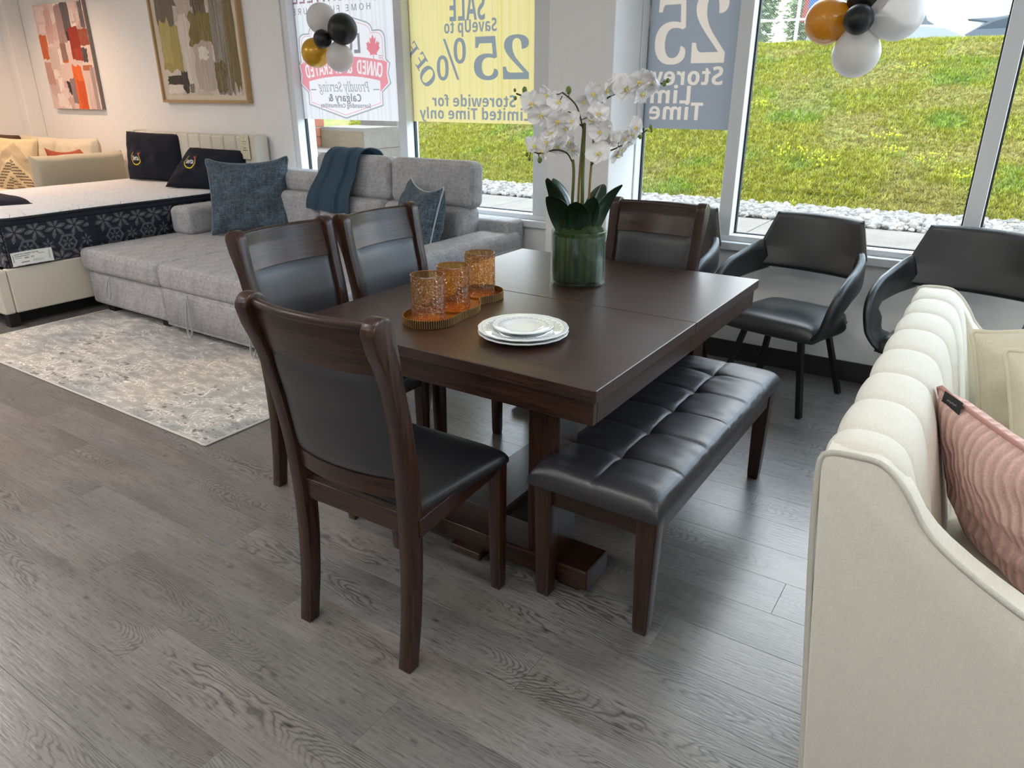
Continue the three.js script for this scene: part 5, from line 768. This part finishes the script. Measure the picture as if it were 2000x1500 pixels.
poster('window_poster', 'yellow sale window poster with grey lettering', -3.742, -2.615, 1.30, 2.72, (x, W, H, Y) => {
  x.fillStyle = '#efdfa2'; x.fillRect(0, 0, W, H); x.fillStyle = 'rgba(225,205,110,0.25)'; const R = rng(6); for (let i = 0; i < 50; i++) x.fillRect(R() * W, 0, 2 + R() * 8, H);
  x.fillStyle = '#8f969b'; x.textAlign = 'center'; x.font = 'bold 150px sans-serif'; fit(x, 'SALE', W * 0.52, Y(1.935), W * 0.27); x.font = 'bold 76px sans-serif'; fit(x, 'SaveUp to', W * 0.5, Y(1.865), W * 0.39);
  x.font = 'bold 255px serif'; fit(x, '25', W * 0.285, Y(1.575), W * 0.42); x.font = '250px serif'; fit(x, '%', W * 0.645, Y(1.575), W * 0.25);
  x.textBaseline = 'middle'; for (const [ch, u, y, f] of [['O', 0.835, 1.60, 128], ['F', 0.885, 1.697, 104], ['F', 0.945, 1.775, 90]]) { x.save(); x.translate(W * u, Y(y)); x.rotate(-0.95); x.font = 'bold ' + f + 'px serif'; x.fillText(ch, 0, 0); x.restore(); } x.textBaseline = 'alphabetic';
  x.font = 'bold 72px sans-serif'; fit(x, 'Storewide for', W * 0.49, Y(1.405), W * 0.63); fit(x, 'Limited Time only', W * 0.49, Y(1.322), W * 0.84);
}, 0.25);
poster('window_poster', 'grey window poster with cream numerals beside the pillar', -2.45, -1.379, 1.298, 2.72, (x, W, H, Y) => {
  x.fillStyle = '#8b8e94'; x.fillRect(0, 0, W, H); x.fillStyle = '#d8c8ba'; x.textAlign = 'center';
  x.font = 'bold 340px sans-serif'; x.font = 'bold 350px serif'; fit(x, '25%', W * 0.43, Y(1.648), W * 0.76);
  x.textAlign = 'left'; const L = (s, x0, y, w) => { const k = x.measureText(s).width; x.save(); x.translate(x0, y); x.scale(w / k, 1); x.fillText(s, 0, 0); x.restore(); };
  x.font = 'bold 92px sans-serif'; L('Storewide', W * 0.055, Y(1.535), W * 0.64); L('Limited', W * 0.215, Y(1.437), W * 0.52); L('Time only', W * 0.15, Y(1.348), W * 0.62);
}, 0.24);

// ---------------------------------------------------------------- paintings
function brush(x, R, x0, y0, w, h, col, k = 60, soft = 0.1) {          // ragged paint patch
  x.save(); x.fillStyle = col; x.beginPath(); const n = 6; const P = []; for (let i = 0; i < n; i++) P.push([x0 + w * i / n, y0 + (R() - 0.5) * h * soft]); for (let i = 0; i < n; i++) P.push([x0 + w + (R() - 0.5) * w * soft, y0 + h * i / n]); for (let i = 0; i < n; i++) P.push([x0 + w - w * i / n, y0 + h + (R() - 0.5) * h * soft]); for (let i = 0; i < n; i++) P.push([x0 + (R() - 0.5) * w * soft, y0 + h - h * i / n]); P.forEach((p, i) => { const q = P[(i + 1) % P.length], mx = (p[0] + q[0]) / 2, my = (p[1] + q[1]) / 2; i ? x.quadraticCurveTo(p[0], p[1], mx, my) : x.moveTo(mx, my); }); x.closePath(); x.fill(); x.clip();
  for (let i = 0; i < k; i++) { x.fillStyle = R() > 0.5 ? 'rgba(255,250,240,0.10)' : 'rgba(40,25,20,0.09)'; x.fillRect(x0 + R() * w, y0 + (R() - 0.2) * h, 1 + R() * 3, h * (0.1 + R() * 0.5)); } x.restore();
}
{
  const tex = canvasTex(640, 660, (x, W, H) => {
    const R = rng(12), b = (u, v, w, h, c, s) => brush(x, R, u * W, v * H, w * W, h * H, c, 40, s); x.fillStyle = '#d8bfb8'; x.fillRect(0, 0, W, H);
    for (let i = 0; i < 70; i++) b(R(), R(), 0.06 + R() * 0.16, 0.05 + R() * 0.16, ['#e3cfc8', '#cdb0aa', '#dcc6c0', '#c9a6a2', '#e8dad4'][Math.floor(R() * 5)], 0.2);
    b(0.2, 0.05, 0.14, 0.22, '#c8a09d'); b(0.42, 0.02, 0.16, 0.35, '#a28583'); b(0.56, 0, 0.15, 0.3, '#5e5557'); b(0.58, 0.26, 0.1, 0.09, '#2c2729'); b(0.9, 0, 0.08, 0.24, '#6e6667'); b(0.8, 0.25, 0.2, 0.15, '#9c4f36'); b(0.62, 0.22, 0.2, 0.31, '#983020'); b(0.66, 0.42, 0.2, 0.11, '#a33826');
    b(0.0, 0.28, 0.15, 0.23, '#c96238'); b(0.4, 0.37, 0.12, 0.18, '#8c7064'); b(0.42, 0.53, 0.1, 0.02, '#d2552a'); b(0.0, 0.54, 0.16, 0.22, '#c0958c'); b(0.14, 0.4, 0.2, 0.22, '#cdb9b2'); b(0.55, 0.58, 0.2, 0.44, '#e0662a'); b(0.6, 0.72, 0.14, 0.28, '#cf531f'); b(0.78, 0.58, 0.18, 0.05, '#b46a4c'); b(0.4, 0.72, 0.1, 0.13, '#2f2a2c', 0.4); b(0.46, 0.7, 0.1, 0.24, '#8d7677'); b(0.78, 0.66, 0.12, 0.34, '#d9c0b6'); b(0.9, 0.6, 0.07, 0.4, '#a89490'); b(0.82, 0.42, 0.1, 0.14, '#4d4446', 0.3);
  });
  const t = thing('canvas_painting', 'unframed abstract canvas in pink, red and orange on the left wall end', 'painting', [-8.08, 1.335, ZW]);
  part('stretched_edge', box(-0.468, 0.468, 0, 0.965, 0.002, 0.036, 0.002), std(0x8f8078, 0.8), t); part('painted_face', shift(new THREE.PlaneGeometry(0.934, 0.963), 0, 0.4825, 0.0368), std(0xffffff, 0.75, { map: tex }), t);
}
{
  const tex = canvasTex(768, 768, (x, W, H) => {
    const R = rng(22), b = (u, v, w, h, c, s, k = 90) => brush(x, R, u * W, v * H, w * W, h * H, c, k, s); x.fillStyle = '#cfc3b4'; x.fillRect(0, 0, W, H);
    for (let i = 0; i < 40; i++) b(R(), R(), 0.05 + R() * 0.2, 0.1 + R() * 0.2, ['#d9cfc2', '#c6b9aa', '#d3c8bb'][Math.floor(R() * 3)], 0.15);
    b(0.02, 0.0, 0.22, 0.52, '#75695c', 0.12); b(0.02, 0.50, 0.26, 0.32, '#a99a5c', 0.16); b(0.03, 0.45, 0.14, 0.3, '#b5a566', 0.2); b(0.24, 0.08, 0.34, 0.28, '#6f6454', 0.22, 300); b(0.3, 0.3, 0.2, 0.14, '#b9aea0', 0.3); b(0.5, 0.26, 0.16, 0.22, '#635646', 0.3, 200); b(0.42, 0.42, 0.3, 0.22, '#7f7140', 0.3, 260); b(0.7, 0.16, 0.2, 0.84, '#8a8377', 0.1, 500); b(0.86, 0.3, 0.12, 0.66, '#7a6b45', 0.2, 120); b(0.68, 0.76, 0.14, 0.22, '#6d603f', 0.2, 200); b(0.44, 0.62, 0.24, 0.34, '#b8ab9e', 0.12, 200); b(0.3, 0.42, 0.1, 0.55, '#d9cfc2', 0.06); b(0.5, 0.66, 0.12, 0.08, '#e3dcd2', 0.3); b(0.04, 0.855, 0.26, 0.065, '#453f3a', 0.15); b(0.24, 0.82, 0.08, 0.15, '#3d3733', 0.3); b(0.33, 0.92, 0.06, 0.06, '#7d7468', 0.3); b(0.04, 0.925, 0.2, 0.06, '#e0d8cc', 0.2); b(0.6, 0.0, 0.14, 0.24, '#d9d0c4', 0.15); b(0.62, 0.05, 0.1, 0.08, '#b9a874', 0.2); b(0.9, 0.1, 0.08, 0.18, '#a8a39a', 0.2);
    for (let i = 0; i < 900; i++) { x.fillStyle = 'rgba(230,225,215,0.35)'; x.fillRect(W * (0.71 + 0.18 * R()), H * (0.2 + 0.78 * R()), 2, 2 + R() * 4); }
  });
  const t = thing('framed_painting', 'large abstract painting in olive and taupe with a pale wooden frame', 'painting', [-5.952, 1.41, ZW]), oak = std(0xb08f62, 0.55), w = 1.2, h = 1.22, f = 0.022;
  part('backing', box(-w / 2 + f, w / 2 - f, f, h - f, 0.004, 0.03), std(0xd8cbb6, 0.8), t); part('painted_face', shift(new THREE.PlaneGeometry(w - 0.12, h - 0.12), 0, h / 2, 0.0308), std(0xffffff, 0.8, { map: tex }), t);
  part('frame_side', box(-w / 2, -w / 2 + f, 0, h, 0.002, 0.05, 0.002, 'y'), oak, t); part('frame_side', box(w / 2 - f, w / 2, 0, h, 0.002, 0.05, 0.002, 'y'), oak, t); part('frame_side', box(-w / 2 + f, w / 2 - f, 0, f, 0.002, 0.05, 0.002), oak, t); part('frame_side', box(-w / 2 + f, w / 2 - f, h - f, h, 0.002, 0.05, 0.002), oak, t);
}

// ---------------------------------------------------------------- balloon clusters
{
  const prof = []; for (let i = 0; i <= 26; i++) { const a = i / 26 * Math.PI; const k = 1 + 0.20 * Math.max(0, -Math.cos(a)) ** 2.2; prof.push([Math.max(0.0005, Math.sin(a) * (1 - 0.06 * Math.max(0, -Math.cos(a)) )), Math.cos(a) * k]); }
  const geo = lathe(prof.map((p) => p), 40); const knot = new THREE.ConeGeometry(0.09, 0.13, 10);
  const M = { white: std(0xe6e3e1, 0.42, { transmission: 0.3, thickness: 0 }), black: std(0x0d0e12, 0.42), gold: std(0xd09a18, 0.3, { metalness: 0.35, clearcoat: 0.4 }), orange: std(0xdc8f10, 0.32, { clearcoat: 0.4 }) };
  function cluster(label, cx, cy, cz, list) {
    const t = thing('balloon_cluster', label, 'balloons', [cx, cy, cz], 0, 'balloon clusters hanging at the window');
    for (const [x, y, z, r, m, l] of list) { const d = V(x, y, z), b = part('balloon', geo, M[m], t, l); b.position.copy(d); b.scale.set(r, r, r); b.quaternion.setFromUnitVectors(V(0, 1, 0), d.clone().normalize()); part('knot', knot, M[m], b).position.y = -1.24; }
    part('string', shift(new THREE.CylinderGeometry(0.0012, 0.0012, CEIL - cy, 5), 0, (CEIL - cy) / 2, 0), std(0xe8e8e8, 0.5), t);
  }
  cluster('five small balloons, white, black and gold, before the white poster', -4.14, 1.845, -3.97, [[-0.091, 0.125, 0, 0.103, 'white', 'white balloon'], [0.14, 0.05, 0.035, 0.1, 'black', 'large black balloon'], [-0.012, -0.008, 0.082, 0.061, 'black', 'small black balloon'], [-0.178, -0.087, 0, 0.101, 'gold', 'gold balloon'], [0.088, -0.126, 0.03, 0.094, 'white', 'white balloon']]);
  cluster('balloon cluster with an orange one, before the grass at the upper right', -0.715, 1.80, -3.9, [[-0.135, 0.0, 0, 0.1, 'orange', 'orange balloon'], [0.018, -0.008, 0.12, 0.062, 'black', 'small black balloon'], [0.148, 0.02, 0, 0.114, 'white', 'large white balloon'], [0.008, -0.137, 0, 0.104, 'white', 'white balloon'], [0.02, 0.1, 0, 0.09, 'black', 'black balloon']]);
}

scene.traverse((o) => { if (o.isMesh) { o.castShadow = true; o.receiveShadow = true; } });
renderer.render(scene, camera);
